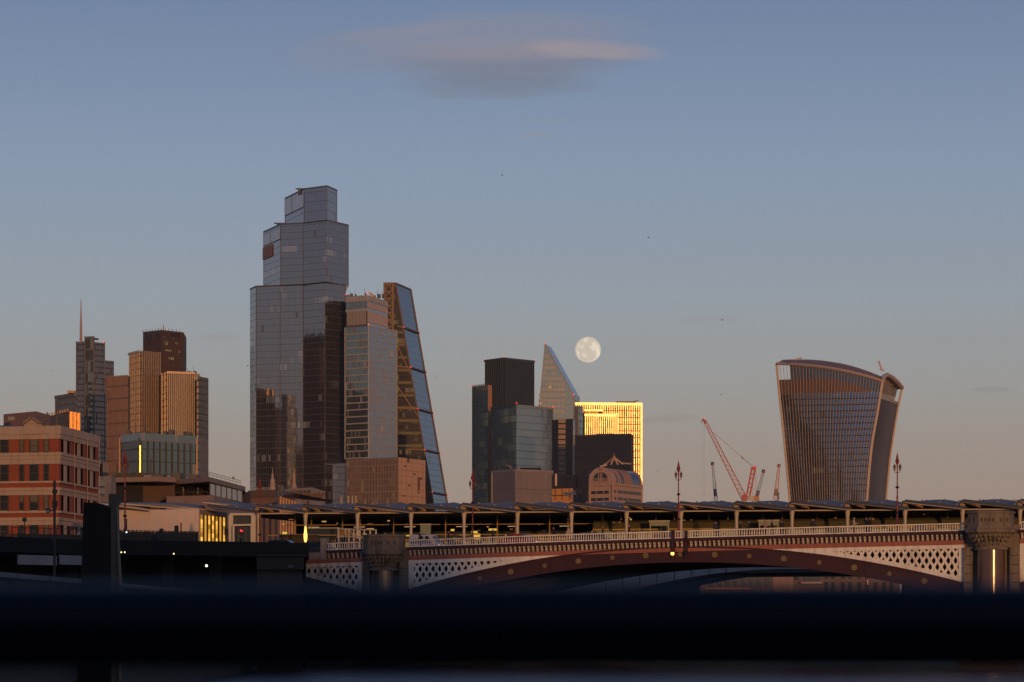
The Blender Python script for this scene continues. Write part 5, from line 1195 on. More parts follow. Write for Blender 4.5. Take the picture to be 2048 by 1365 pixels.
def window(p, q, y0, y1, style, parent=BBd):
    w = wbox('window', p, q, zz(y1), zz(y0), .06, PANE, parent, e=-.02)
    a, b = out(p, q, .06); dx = .03
    for s in (0, 1): k = lerp(a, b, s); bar('frame', (k[0], k[1], zz(y1)), (k[0], k[1], zz(y0)), .10, .14, FRAMEW, w, side=(b[0]-a[0], b[1]-a[1], 0))
    for y in (y0, (y0+y1)/2, y1): bar('frame', (a[0], a[1], zz(y)), (b[0], b[1], zz(y)), .10, .12, FRAMEW, w, side=(0, 0, 1))
    if style: wbox('blind', lerp(p, q, .08), lerp(p, q, .92), zz(y1 - (y1-y0)*(.08 if style == 1 else .45)), zz(y0+1), .03, BLIND, w, e=.045)
    wbox('sill', p, q, zz(y1+1.6), zz(y1), .22, PST, w)
def onface(px): return Q(px, D1 + 3*(118-px)/188)
for y0, y1, sty in ((877, 905, (0, 1, 1, 1)), (929, 962, (0, 0, 0, 0)), (985, 1021, (0, 2, 2, 1)), (1046, 1080, (0, 0, 0, 1))):
    for k, (a, b) in enumerate(((2, 17), (40, 48), (60, 77), (88.5, 97.5))): window(onface(a), onface(b), y0, y1, sty[k])
    for a, b in ((-30, -14), (-62, -45)): window(onface(a), onface(b), y0, y1, 0)
    # side wall: paired slits with a stone pilaster between
    for q in (.05, .39, .72):
        for a_, b_ in ((q, q+.055), (q+.15, q+.20)): wbox('window', lerp(c, r, a_), lerp(c, r, b_), zz(y1), zz(y0), .03, mat('reveal_shade', (.008, .008, .012), .9, spec=0.0), BBd)  # flat slits; the shade of a reveal is put into their colour
        wbox('stone_pilaster', lerp(c, r, q+.065), lerp(c, r, q+.14), zz(y1), zz(y0), .05, PST, BBd)
for q in (.29, .62, .93): a = lerp(c, r, q); o1, _ = out(a, lerp(c, r, q+.01), .5); cyl('drain_pipe', (o1[0], o1[1], 5.6), (o1[0], o1[1], zz(860)), .085, PST, BBd)
# gable
ga, gb = onface(51), onface(86); ga, gb = out(ga, gb, .5)
prism('gable_block', [ga, gb, (gb[0], gb[1]+2), (ga[0], ga[1]+2)], zz(868), zz(847), PST, BBd)
gm = lerp(ga, gb, .5); e_ = .8
mesh('gable', [(ga[0]-.2, ga[1]-.1, zz(847)), (gb[0]+.2, gb[1]-.1, zz(847)), (gm[0], gm[1]-.1, zz(836)), (ga[0]-.2, ga[1]+2, zz(847)), (gb[0]+.2, gb[1]+2, zz(847)), (gm[0], gm[1]+2, zz(836))], [(0, 1, 2), (5, 4, 3), (0, 3, 4, 1), (1, 4, 5, 2), (2, 5, 3, 0)], PST, BBd)
for a, b in ((ga, gm), (gm, gb)):
    za, zb = (zz(847), zz(835)) if a == ga else (zz(835), zz(847)); bar('gable_coping', (a[0], a[1]-.2, za), (b[0], b[1]-.2, zb), .25, .5, mat('coping_dark', (.22, .16, .13), .7), BBd, side=(0, 0, 1))
mesh('slate_roof', [(X(-70, 355), 352, zz(853)), (X(50, 355), 352, zz(851)), (X(50, 362), 362, zz(838)+.4), (X(-70, 362), 362, zz(832))], [(0, 1, 2, 3)], mat('slate', (.07, .065, .065), .6), BBd)
# ------------------------------------------------------------------ brown terraced office behind the pavilion
BO = thing('terraced_office', (X(340, 425), 425, 5.6), 'low brown flat-roofed office with a glazed right wing and roof railing', 'building')
BRN = mat('brown_cladding', (.085, .045, .032), .75, var=.15); BRND = mat('dark_brown_cladding', (.022, .018, .017), .8); SLABP = mat('roof_slab_pink', (.26, .175, .14), .7)
zb = lambda y, d=425: Z(y, d)
prism('dark_wing', [Q(212, 421), Q(286, 419), Q(286, 440), Q(214, 440)], 5.6, zb(966, 420), BRND, BO)
prism('brown_wing', [Q(286, 419.5), Q(350, 421), Q(350, 445), Q(286, 445)], 5.6, zb(966, 420), BRN, BO)
prism('roof_slab', [Q(208, 417), Q(314, 414), Q(352, 417), Q(352, 446), Q(212, 446)], zb(966, 418), zb(956.5, 418), SLABP, BO)
prism('recessed_wing', [Q(350, 428), Q(420, 424), Q(422, 450), Q(350, 450)], 5.6, zb(966, 425), BRN, BO)
prism('roof_slab', [Q(350, 424), Q(418, 416), Q(491, 446), Q(488, 460), Q(350, 460)], zb(967, 421), zb(957.5, 421), SLABP, BO)
for a, b in ((355, 368), (376, 391), (394, 407)): wbox('window', Q(a, 425.5), Q(b, 425), zb(989, 425), zb(970, 425), .15, WD, BO, e=.2)
c3, r3 = Q(418, 419), Q(486, 446)
prism('glazed_wing', [c3, r3, (r3[0]-5, r3[1]+6), (c3[0]-3, c3[1]+26)], 5.6, zb(966, 421), BRN, BO)
GPAN = mat('grey_blue_pane', (.20, .23, .26), .12, spec=.7)
for i in range(6):
    q0, q1 = .03 + i*.158, .03 + i*.158 + .12; wbox('window', lerp(c3, r3, q0), lerp(c3, r3, q1), zb(993, 425), zb(970, 425), .1, GPAN, BO); k = lerp(c3, r3, q1+.02)
    bar('mullion', (k[0], k[1]-.15, zb(994, 425)), (k[0], k[1]-.15, zb(968, 425)), .3, .25, BLACKP, BO)
prism('lower_terrace', [Q(333, 414), Q(428, 410), Q(492, 440), Q(488, 452), Q(333, 440)], 5.6, zb(994, 415), SLABP, BO)
for i in range(12): p = lerp(Q(338, 413.5), Q(414, 410.5), i/11); cyl('railing_post', (p[0], p[1], zb(994, 415)), (p[0], p[1], zb(986, 415)), .07, BRN, BO)
bar('railing', (*Q(338, 413.5), zb(986, 415)), (*Q(414, 410.5), zb(986, 415)), .08, .08, BRN, BO, side=(0, 0, 1))
for i in range(9):
    p = lerp(Q(418, 418), Q(481, 443), i/8); cyl('roof_rail_post', (p[0], p[1], zb(957, 421)), (p[0], p[1], zb(947, 421)), .05, SLABP, BO)
for z in (947, 951.5): bar('roof_rail', (*Q(418, 418), zb(z, 421)), (*Q(481, 443), zb(z, 421)), .06, .06, SLABP, BO, side=(0, 0, 1))
lamp_dot('roof_lamp', (*Q(467, 437), zb(945, 421)), .22, PST, BO)
pl_ = MB()
for i in range(40):
    a = random.random(); x = 225 + 58*a; y = 953 + 4*random.random(); c4 = P(x, y, 424); pl_.lathe(c4, [(.1, -.3), (.45, 0), (.3, .3), (.05, .5)], 5)
o = pl_.build('roof_planting', mat('roof_sedum', (.09, .075, .03), .9), BO, kind='stuff')
prism('roof_hatch', [Q(281, 424), Q(302, 424), Q(300, 430), Q(283, 430)], zb(957, 424), zb(951, 424), CONC, BO)
# grey annex between brick building and brown office
t, (l, c, r) = simple_block('annex', (190, 222, 232), (402, 400, 404), 952, CONC, CONC, 'narrow pale annex between brick building and brown office')
for y in (962, 978): wbox('window', Q(197, 400), Q(212, 400), Z(y+11, 400), Z(y, 400), .1, GPAN, t, e=.8)
# ------------------------------------------------------------------ roofs between the office and the tall towers
t, (l, c, r) = simple_block('roofscape_block', (498, 552, 590), (622, 618, 640), 983, mat('brown_roof_wall', (.20, .115, .075), .8), mat('brown_roof_wall', (.20, .115, .075), .8), 'low brown roof block under the lamp standard and tallest tower')
wbox('parapet', l, c, Z(994, 618), Z(980, 618), .4, mat('brown_parapet', (.12, .075, .055), .8), t)
t, (l, c, r) = simple_block('roofscape_block', (470, 498, 502), (520, 516, 520), 984, BRN, BRN, 'small brown block right of the glazed office wing')
t = thing('roofed_colonnade', (X(620, 600), 600, 5.6), 'long dark sloping roof with a sunlit colonnade beneath it', 'roof')
a, b = Vector((*Q(552, 585), 0)), Vector((*Q(642, 640), 0))
vs = [(a.x, a.y, Z(996, 590)), (b.x, b.y, Z(1003, 640)), (b.x, b.y, Z(999, 640)), (a.x, a.y, Z(984, 590)), (a.x+3, a.y+12, Z(984, 590)), (b.x+3, b.y+12, Z(999, 640))]
mesh('roof_slope', vs, [(0, 1, 2, 3), (3, 2, 5, 4), (0, 4, 5, 1), (0, 3, 4), (1, 5, 2)], BLACKP, t)
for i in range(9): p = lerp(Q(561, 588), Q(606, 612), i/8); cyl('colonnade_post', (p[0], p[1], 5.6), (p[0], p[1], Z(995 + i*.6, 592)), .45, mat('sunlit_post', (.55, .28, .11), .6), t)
t, (l, c, r) = simple_block('stone_building', (570, 624, 650), (700, 690, 712), 975, PST, PST, 'pale stone building with a flat cornice below the small spires')
for i in range(6): wbox('window', lerp(l, c, .05+i*.16), lerp(l, c, .15+i*.16), Z(990, 690), Z(980, 690), .1, WD, t)
tr = MB()
for i in range(160):
    x = 585 + 60*random.random(); y = 984 + 12*random.random() + (x-585)*.08; p = P(x, y, 660); s = .25 + .35*random.random()
    a1, a2 = random.random()*6.3, random.random()*6.3; u1 = Vector((math.cos(a1), .3, math.sin(a1)))*s; u2 = Vector((math.cos(a2), -.3, math.sin(a2)))*s; b0 = len(tr.v); tr.v += [p, p+u1, p+u1+u2, p+u2]; tr.f.append((b0, b0+1, b0+2, b0+3))
o = thing('bare_tree', P(620, 1003, 660), 'thin brown street tree against the pale stone building', 'tree'); tr.build('crown', mat('winter_leaf', (.16, .09, .03), .9), o); cyl('trunk', (*Q(616, 660), 5.6), (*Q(616, 660), Z(990, 660)), .5, BRN, o)
sp = thing('church_spire', P(545, 985, 760), 'tiny pale stone church steeple in front of the tallest tower', 'steeple')
MB().lathe(P(545, 985, 760), [(.9, -14), (.9, 0), (.78, .1), (.78, 1.8), (.62, 1.9), (.62, 3.2), (.4, 3.5), (.3, 4.6), (.1, 5.2), (.05, 6.6)], 8).build('tower', PST, sp)
for q in (0, 1): MB().lathe(P(545, 970 - q*9, 760), [(.95-.25*q, 0), (.95-.25*q, .2)], 8).build('ledge', PST, sp)
sp = thing('church_spire', P(588, 975, 740), 'slim tapering pink stone spire right of the pale steeple', 'steeple')
MB().lathe(P(588, 975, 740), [(1.3, -12), (1.3, -.4), (.7, 0), (.35, 1.6), (.22, 3.9), (.3, 4.0), (.12, 4.6), (.05, 5.0)], 8).build('spire', mat('rose_stone', (.42, .24, .17), .7), sp)
MB().lathe(P(588, 943, 740), [(.5, 0), (.6, .35), (.2, .7)], 8).build('gilt_top', mat('gilt_top', (.65, .35, .06), .3, metal=.6), sp)
for px, lab in ((557, 'thin flagpole left of the two on the dark roof'), (564, 'thin flagpole right of the two on the dark roof')):
    t = thing('flagpole', P(px, 1000, 580), lab, 'flagpole', 'flagpoles'); cyl('pole', (*Q(px, 580), 5.6), (*Q(px, 580), Z(972, 580)), .14, mat('pole_brown', (.22, .14, .10), .6), t); lamp_dot('ball', (*Q(px, 580), Z(972, 580)), .12, GOLD, t)
for px, lab in ((683, 'white chimney farthest left before the stacked tower'), (697, 'white chimney second from the left'), (705, 'white chimney third from the left'), (712, 'white chimney farthest right')):
    t = thing('chimney', P(px, 1000, 560), lab, 'chimney', 'white chimneys above the station roof'); bar('stack', (*Q(px, 560), 5.6), (*Q(px, 560), Z(993, 560)), .36, .36, PST, t); bar('cowl', (*Q(px, 560), Z(993, 560)), (*Q(px, 560), Z(992, 560)), .42, .42, PST, t)
# ------------------------------------------------------------------ white pavilion
PV = thing('station_pavilion', (X(340, 325), 325, 5.6), 'white panelled station pavilion with golden window slits glowing as reflected sun', 'building')
PWH = mat('white_wall_panel', (.60, .47, .40), .6, var=.05); dP = 322.0
l, c, r = Q(236, dP+2), Q(398, dP), Q(453, dP+9)
zp = lambda y: Z(y, dP)
prism('walls', [l, c, r, (r[0]-3, r[1]+10), (l[0], l[1]+18)], 5.6, zp(1019), PWH, PV)
for i, px in enumerate((240, 270, 300, 330, 360, 390)):
    for y0, y1 in ((1020, 1041), (1041.5, 1062), (1062.5, 1083)): wbox('wall_panel', Q(px+.4 if i else 238, dP+2*(398-px)/162), Q(min(px+29.6, 397.6), dP+2*(398-min(px+30, 398))/162), zp(y1), zp(y0), .06, PWH, PV)
for px in (270, 300, 330, 360): wbox('gilt_joint', Q(px-.4, dP+2*(398-px)/162), Q(px+.4, dP+2*(398-px)/162), zp(1075), zp(1026 if px != 300 else 1040), .10, mat('gilt_joint', (.75, .38, .14), .35, metal=.5), PV)
GLOWS = [emit('sun_glint_gold_%d' % k, (1., .44+.02*k, .03+.015*k), .40+.28*k) for k in range(4)]  # glowing panes stand in for the sun's gold reflection
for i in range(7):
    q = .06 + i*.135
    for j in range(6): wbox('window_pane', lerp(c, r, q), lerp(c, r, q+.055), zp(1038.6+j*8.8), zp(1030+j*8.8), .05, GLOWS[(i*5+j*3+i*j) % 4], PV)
    w = 0; k = lerp(c, r, q+.085); bar('window_fin', (k[0], k[1]-.1, zp(1085)), (k[0], k[1]-.1, zp(1028)), .22, .3, mat('dark_fin', (.04, .03, .02), .5), PV, side=(r[0]-c[0], r[1]-c[1], 0))
wbox('fascia', c, r, zp(1028), zp(1019.1), .08, mat('mauve_fascia', (.28, .21, .20), .6), PV)
# pavilion roof of overlapping curved panels
for i, (x0, x1, y0, y1) in enumerate(((196, 300, 1006, 1020), (244, 372, 1007, 1018), (292, 410, 1008, 1019), (405, 520, 1004, 1018))):
    vs = []; fs = []; n = 10
    for j in range(5):
        for k in range(n+1): q = k/n; vs.append(P(x0 + (x1-x0)*q, y0 + (y1-y0)*q - 3*math.sin(math.pi*q) - (1.2+6*q)*(j/4), 322 + 6*j/4 + i*.8))
    for j in range(4):
        for k in range(n): a = j*(n+1)+k; fs.append((a, a+1, a+n+2, a+n+1))
    o = mesh('roof_panel', vs, fs, PAN, PV, smooth=True); s_ = o.modifiers.new('thick', 'SOLIDIFY'); s_.thickness = .14; s_.offset = -1
    bar('roof_edge', Vector(vs[0])+Vector((0, -.05, -.06)), Vector(vs[n])+Vector((0, -.05, -.06)), .13, .1, EDGE, o, side=(0, 0, 1))
# portal frame next to the pavilion
t = thing('entrance_portal', P(485, 1085, 318), 'cream framed station entrance between pavilion and first column', 'entrance')
for x in (462, 507): bar('post', P(x, 1088, 318), P(x, 1030, 318), .5, .5, CREAM, t)
bar('lintel', P(460, 1029, 318), P(509, 1029, 318), .25, .5, CREAM, t, side=(0, 0, 1)); bar('transom', P(466, 1051, 317.5), P(504, 1050, 317.5), .2, .3, CREAM, t, side=(0, 0, 1))
wbox('doors', Q(463, 319), Q(506, 319), Z(1088, 318), Z(1031, 318), .1, mat('dark_screen_glass', (.02, .025, .03), .12), t)
for x in (467, 503): bar('inner_post', P(x, 1088, 317), P(x, 1052, 317), .18, .2, CREAM, t)
# ------------------------------------------------------------------ approach road, embankment and dark waterside things on the left
AR = thing('approach_ramp', (X(300, 262), 262, 5), 'dark concrete approach ramp to the bridge with pale fascia strip', 'ramp')
dA = 258.0
prism('parapet', [Q(-60, 238), Q(30, 244), Q(166, 252), Q(420, 256), Q(618, 262), Q(618, 264), Q(420, 258), Q(166, 254), Q(-60, 240)], Z(1113, dA), Z(1084, dA), DARKC, AR)
prism('deck', [Q(-60, 240.2), Q(166, 254.2), Q(420, 258.2), Q(618, 264.2), Q(616, 310), Q(-60, 322)], Z(1112, dA), Z(1097, dA), ASPH, AR)
prism('abutment', [Q(-60, 262), Q(300, 268), Q(560, 272), Q(612, 268), Q(610, 312), Q(-60, 312)], 0, Z(1112.5, dA), mat('dark_abutment', (.016, .014, .013), .9), AR)  # one even near-black colour below the ramp
wbox('fascia_strip', Q(28, 243), Q(104, 246.5), Z(1131, 246), Z(1112, 246), .2, mat('grey_white_panel', (.30, .28, .29), .6), AR, e=.4)
wbox('fascia_strip', Q(110, 247), Q(156, 250), Z(1130, 248), Z(1111, 248), .2, mat('grey_white_panel', (.30, .28, .29), .6), AR, e=.4)
for x in range(50, 620, 95): p = Q(x, 259); prism('pier', [(p[0]-.5, p[1]), (p[0]+.5, p[1]), (p[0]+.5, p[1]+1.2), (p[0]-.5, p[1]+1.2)], 0, Z(1112.6, dA), DARKC, AR)
ew = prism('embankment', [(-26.3, -600), (-25.4, 100), (-21.7, 292), (-22.7, 292), (-26.4, 100), (-27.3, -600)], -3, 6.25, mat('granite_wall', (.085, .085, .09), .8, stain=(.05, .045, .045), bump=.4))
tag(ew, 'long granite river wall running along the left bank towards the bridge', 'wall')
cp = []
for i in range(20):
    y = 120 + i*8.6; x = -25.4 + (y-100)*(3.7/192); bar('coping_stone', (x+.35, y, 6.36), (x+.35+.16, y+8.3, 6.36), .24, 1.0, mat('coping_granite', (.13, .13, .14), .7), ew, side=(0, 0, 1))
    bar('wall_pier', (x+.16, y+2, -1), (x+.16, y+2, 6.2), .5, .5, mat('granite_wall', (.085, .085, .09), .8), ew)
# fences on the approach
def fence(p, q, y0, y1, n, label, d):
    t = thing('fence', (p[0], p[1], Z(y1, d)), label, 'fence', 'railings on the approach')
    for i in range(n): k = lerp(p, q, i/(n-1)); bar('post', (k[0], k[1], Z(y1, d)), (k[0], k[1], Z(y0, d)), .09, .09, BLACKP, t)
    for y in (y0+1.5, (y0+y1)/2): bar('rail', (p[0], p[1], Z(y, d)), (q[0], q[1], Z(y, d)), .06, .06, BLACKP, t, side=(0, 0, 1))
fence(Q(240, 262), Q(396, 266), 1060, 1086, 20, 'dark railing in front of the white pavilion', 262)
fence(Q(24, 252), Q(164, 258), 1055, 1086, 12, 'dark railing in front of the brick building', 254)
t = thing('hoarding', P(318, 1086, 268), 'dull brown low hoarding at the foot of the white pavilion', 'hoarding')
wbox('board', Q(240, 268), Q(396, 271), Z(1086, 269), Z(1064, 269), .1, mat('hoarding_brown', (.085, .055, .04), .8), t)
for i in range(7): k_ = lerp(Q(242, 267.8), Q(394, 270.8), i/6); bar('batten', (k_[0], k_[1], Z(1086, 269)), (k_[0], k_[1], Z(1063, 269)), .12, .1, mat('hoarding_brown', (.085, .055, .04), .8), t)
# mesh hoarding behind railing
t = thing('hoarding', P(100, 1086, 262), 'grey brown hoarding with an orange panel below the brick building', 'hoarding')
wbox('board', Q(20, 262), Q(164, 265), Z(1086, 262), Z(1068, 262), .1, mat('hoarding_brown', (.085, .055, .04), .8), t); 
for a, b in ((13, 21.5), (23.5, 34)): wbox('orange_panel', Q(a, 260), Q(b, 260.3), Z(1083, 260), Z(1068.5, 260), .08, mat('orange_sheet', (.50, .14, .04), .6), t)
# black steel piles
def pile(xs, ytop, d, m, label, flare=0.0):
    t = thing('mooring_pile', P((xs[0]+xs[-1])/2, 1250, d), label, 'pile', 'tall dark piles by the river wall')
    for i, (x0, x1) in enumerate(zip(xs, xs[1:])):
        f0 = flare if i == 0 else 0; y0, y1 = ytop[i], ytop[i+1]; dd = d - .25*i
        vs = [P(x0-f0*1.4, 1250, dd), P(x1, 1250, dd), P(x1, y1, dd), P(x0, y0, dd)]; vs[0].z = vs[1].z = -2
        bk_ = [v + Vector((.1, 1.1, 0)) for v in vs]
        mesh('slab', vs + bk_, [(0, 1, 2, 3), (7, 6, 5, 4), (1, 5, 6, 2), (3, 2, 6, 7), (4, 0, 3, 7)], m, t)
    return t
PB = mat('blue_black_steel', (.004, .005, .007), .55, var=.3, spec=.2)
pile((167, 194, 222), (1005, 1006, 1016), 150, PB, 'black twin steel slab pile standing before the river wall', 10)
t = thing('mooring_pile', P(228, 1250, 151), 'brown-grey concave topped pile just right of the black slab', 'pile', 'tall dark piles by the river wall')
n = 8; vs = []
for e in (0, 1.0):
    vs += [P(217, 1330, 151.6) + Vector((0, e, -3)), P(237, 1330, 151.6) + Vector((0, e, -3))] + [P(233 + 7*(1-q)**2*(1), 1180-192*q, 151.6) + Vector((0, e, 0)) for q in [i/n for i in range(n)]] + [P(240, 988, 151.6) + Vector((0, e, 0)), P(217, 988, 151.6) + Vector((0, e, 0))]
k = len(vs)//2; mesh('slab', vs, [tuple(range(k)), tuple(range(k, 2*k))[::-1]] + [(i, i+k, (i+1) % k+k, (i+1) % k) for i in range(k)], mat('brown_grey_steel', (.085, .058, .042), .6), t)
# dark kiosk before the end of the lattice
KI = thing('pier_cabin', P(560, 1142, 240), 'dark cabin with a flat overhanging roof left of the first lattice', 'cabin')
dk = 240.0
prism('walls', [Q(515, dk), Q(604, dk), Q(600, dk+5), Q(517, dk+5)], 0, Z(1118, dk), mat('cabin_black', (.006, .006, .007), .6), KI)
prism('upper_box', [Q(513, dk-.6), Q(608, dk-.6), Q(606, dk+6), Q(514, dk+6)], Z(1140, dk), Z(1110, dk), mat('cabin_grey', (.010, .0095, .010), .6), KI)
wbox('roof_edge', Q(511, dk-.7), Q(609, dk-.7), Z(1113, dk), Z(1110, dk), .3, mat('cabin_edge', (.02, .018, .018), .6), KI)
wbox('label_plate', Q(576, dk-.7), Q(587, dk-.7), Z(1136, dk), Z(1131, dk), .05, mat('plate_grey', (.09, .08, .08), .5), KI)
# small buildings things on the ramp: telecom cabinet, signals, poles
def traffic_light(px, y0, y1, d, lab, red=False):
    t = thing('traffic_light', P(px, y1, d), lab, 'traffic light', 'traffic signals at the bridge end')
    cyl('pole', P(px, y1, d), P(px, y0, d), .12, BLACKP, t); b = bar('signal_head', P(px-3, y0+9, d), P(px-3, y0-4, d), .38, .3, BLACKP, t)
    bar('signal_hood', P(px-4, y0-2, d-.3), P(px-1, y0-3, d-.3), .22, .3, BLACKP, t)
    if red: lamp_dot('red_lens', P(px-3, y0-1, d-.25), .14, emit('signal_red', (1, .03, .05), 2.5), t)
traffic_light(326, 1062, 1090, 268, 'black traffic signal left of the pair before the pavilion wall')
traffic_light(356, 1056, 1090, 268, 'black traffic signal with a hooded head right of the pair before the pavilion wall')
traffic_light(486, 1062, 1092, 275, 'black traffic signal showing red beside the entrance portal', True)
traffic_light(456, 1062, 1092, 275, 'black traffic signal facing away at the pavilion corner')
for px, y0, y1, lab in ((109, 962, 1180, 'tall dark camera pole before the corner of the brick building'), (362, 1046, 1090, 'thin dark post before the middle of the pavilion wall'), (253, 1038, 1090, 'thin dark post at the left end of the pavilion')):
    d = 240 if px < 200 else 266
    t = thing('pole', P(px, y1, d), lab, 'pole', 'dark poles'); cyl('shaft', P(px, y1, d), P(px, y0, d), .22 if px < 200 else .12, mat('pole_dark', (.03, .025, .022), .6), t)
    if px < 200:
        for y in (988, 1010, 1016): bar('box', P(px-1, y, d-.2), P(px+2, y-9, d-.2), .35, .35, BLACKP, t)
        bar('arm', P(px, 1021, d), P(px-12, 1024, d), .08, .08, BLACKP, t); bar('camera', P(px-16, 1023, d), P(px-9, 1018, d), .32, .32, BLACKP, t); lamp_dot('camera_dome', P(px-13, 1024, d-.2), .17, PST, t)
for px, y, lab in ((49, 1040, 'dark round sign before the lowest windows of the brick building'), ):
    t = thing('road_sign', P(px, 1086, 256), lab, 'sign'); MB().tube([P(px, y, 256), P(px, y, 256.1)], .22, 12).build('disc', BLACKP, t); cyl('pole', P(px, 1086, 256.05), P(px, y, 256.05), .09, BLACKP, t)
# lit lamps on the ramp
for px, y, r_, col_, lab in ((242.5, 1105, .09, (1, .85, .4), 'left lamp of the close pair of small lights under the approach'), (249.5, 1105, .09, (1, .85, .4), 'right lamp of the close pair of small lights under the approach'),
                        (347.5, 1108, .10, (1, .6, .25), 'small amber light under the approach road'), (413, 1132, .17, (1, .9, .62), 'bright white floodlight under the approach road'), (253, 1065, .10, (.75, .8, 1.), 'small pale light at the foot of the left lamp standard')):
    t = thing('lit_lamp', P(px, y, 236), lab, 'lamp', 'small lit lamps'); e_ = emit('glow_%d' % px, col_, 3.0)
    lamp_dot('bulb', P(px, y, 235.8), r_*.6, e_, t); bar('bracket', P(px, y+1, 236.1), P(px, y-5, 236.1), .10, .1, BLACKP, t)
# glowing bollard
t = thing('lit_column', P(611, 1090, 285), 'short glowing column light left of the pale parapet post', 'lamp')
MB().lathe(P(611, 1085, 284), [(.07, 0), (.16, .25), (.18, .7), (.12, 1.1), (.06, 1.6)], 10).build('glow', emit('warm_column', (1, .55, .1), 2.6), t); cyl('pole', P(611, 1112, 284), P(611, 1085, 284), .14, BLACKP, t)
# slatted kiosk behind it
t = thing('slatted_kiosk', P(605, 1110, 292), 'dark brown slatted kiosk behind the glowing column', 'kiosk')
wbox('walls', Q(566, 292), Q(635, 293), Z(1106, 292), Z(1071, 292), 2.0, mat('kiosk_brown', (.05, .03, .022), .7), t, e=-2)
for i in range(20): k = lerp(Q(567, 291.9), Q(634, 292.9), i/19); bar('slat', (k[0], k[1], Z(1106, 292)), (k[0], k[1], Z(1071, 292)), .07, .06, mat('kiosk_slat', (.075, .045, .03), .6), t)
wbox('roof', Q(563, 291.5), Q(638, 292.5), Z(1071, 292), Z(1069, 292), 2.4, BLACKP, t, e=-2)
# ------------------------------------------------------------------ buildings seen under the arch
UB = thing('riverside_offices', (X(1600, 720), 720, 5.6), 'pink stone riverside offices glimpsed under the right half of the arch', 'building')
prism('walls', [Q(1400, 722), Q(1800, 718.4), Q(1800, 760), Q(1400, 760)], 5.6, Z(1112, 720), mat('pink_office', (.17, .11, .085), .7), UB)
l, r = Q(1400, 722), Q(1850, 718)
def ub(x0, x1, y0, y1, nm, m, th=.3): q0, q1 = (x0-1400)/450, (x1-1400)/450; return wbox(nm, lerp(l, r, q0), lerp(l, r, q1), Z(y1, 720), Z(y0, 720), th, m, UB)
for i in range(8): ub(1417 + i*16, 1428 + i*16, 1125, 1174, 'window', mat('river_pane', (.06, .07, .075), .2))
ub(1410, 1500, 1176, 1179, 'ledge', mat('pink_ledge', (.5, .33, .27), .6), .8)
for i in range(18): ub(1546 + i*2.3, 1547.2 + i*2.3, 1130, 1186, 'rib', mat('pink_rib', (.55, .34, .25), .6), .8)
ub(1588, 1598, 1130, 1160, 'window', WD); ub(1606, 1640, 1130, 1164, 'window', mat('river_pane', (.06, .07, .075), .2)); ub(1602, 1645, 1164, 1168, 'balcony', mat('pink_ledge', (.5, .33, .27), .6), 1.5)
t_, _u = simple_block('warehouse', (1803, 2060, 2066), (744, 738, 744), 1130, DARKC, DARKC, 'dark riverside warehouse beyond the right pier')
for x in (1650, 1663, 1683, 1697, 1716, 1731, 1748, 1765, 1780): ub(x, x+7, 1132, 1158, 'window', WD); ub(x, x+7, 1165, 1186, 'window', WD)
ub(1735, 1736.5, 1160, 1170, 'sunlit_pane', mat('gilt_joint', (.75, .38, .14), .35, metal=.5), .6)
t, _ = simple_block('warehouse', (1120, 1396, 1402), (748, 742, 748), 1112, DARKC, DARKC, 'dark riverside warehouse under the left half of the arch')
for i in range(14): wbox('window', Q(1130+i*19, 742-.3*0), Q(1140+i*19, 742), Z(1176, 742), Z(1160, 742), .4, WD, t, e=.6)
q_ = prism('quay', [(-20, 696), (700, 696), (700, 701), (-20, 701)], -3, 6.2, STONE); tag(q_, 'dark far quay wall beyond the railway bridge', 'wall')
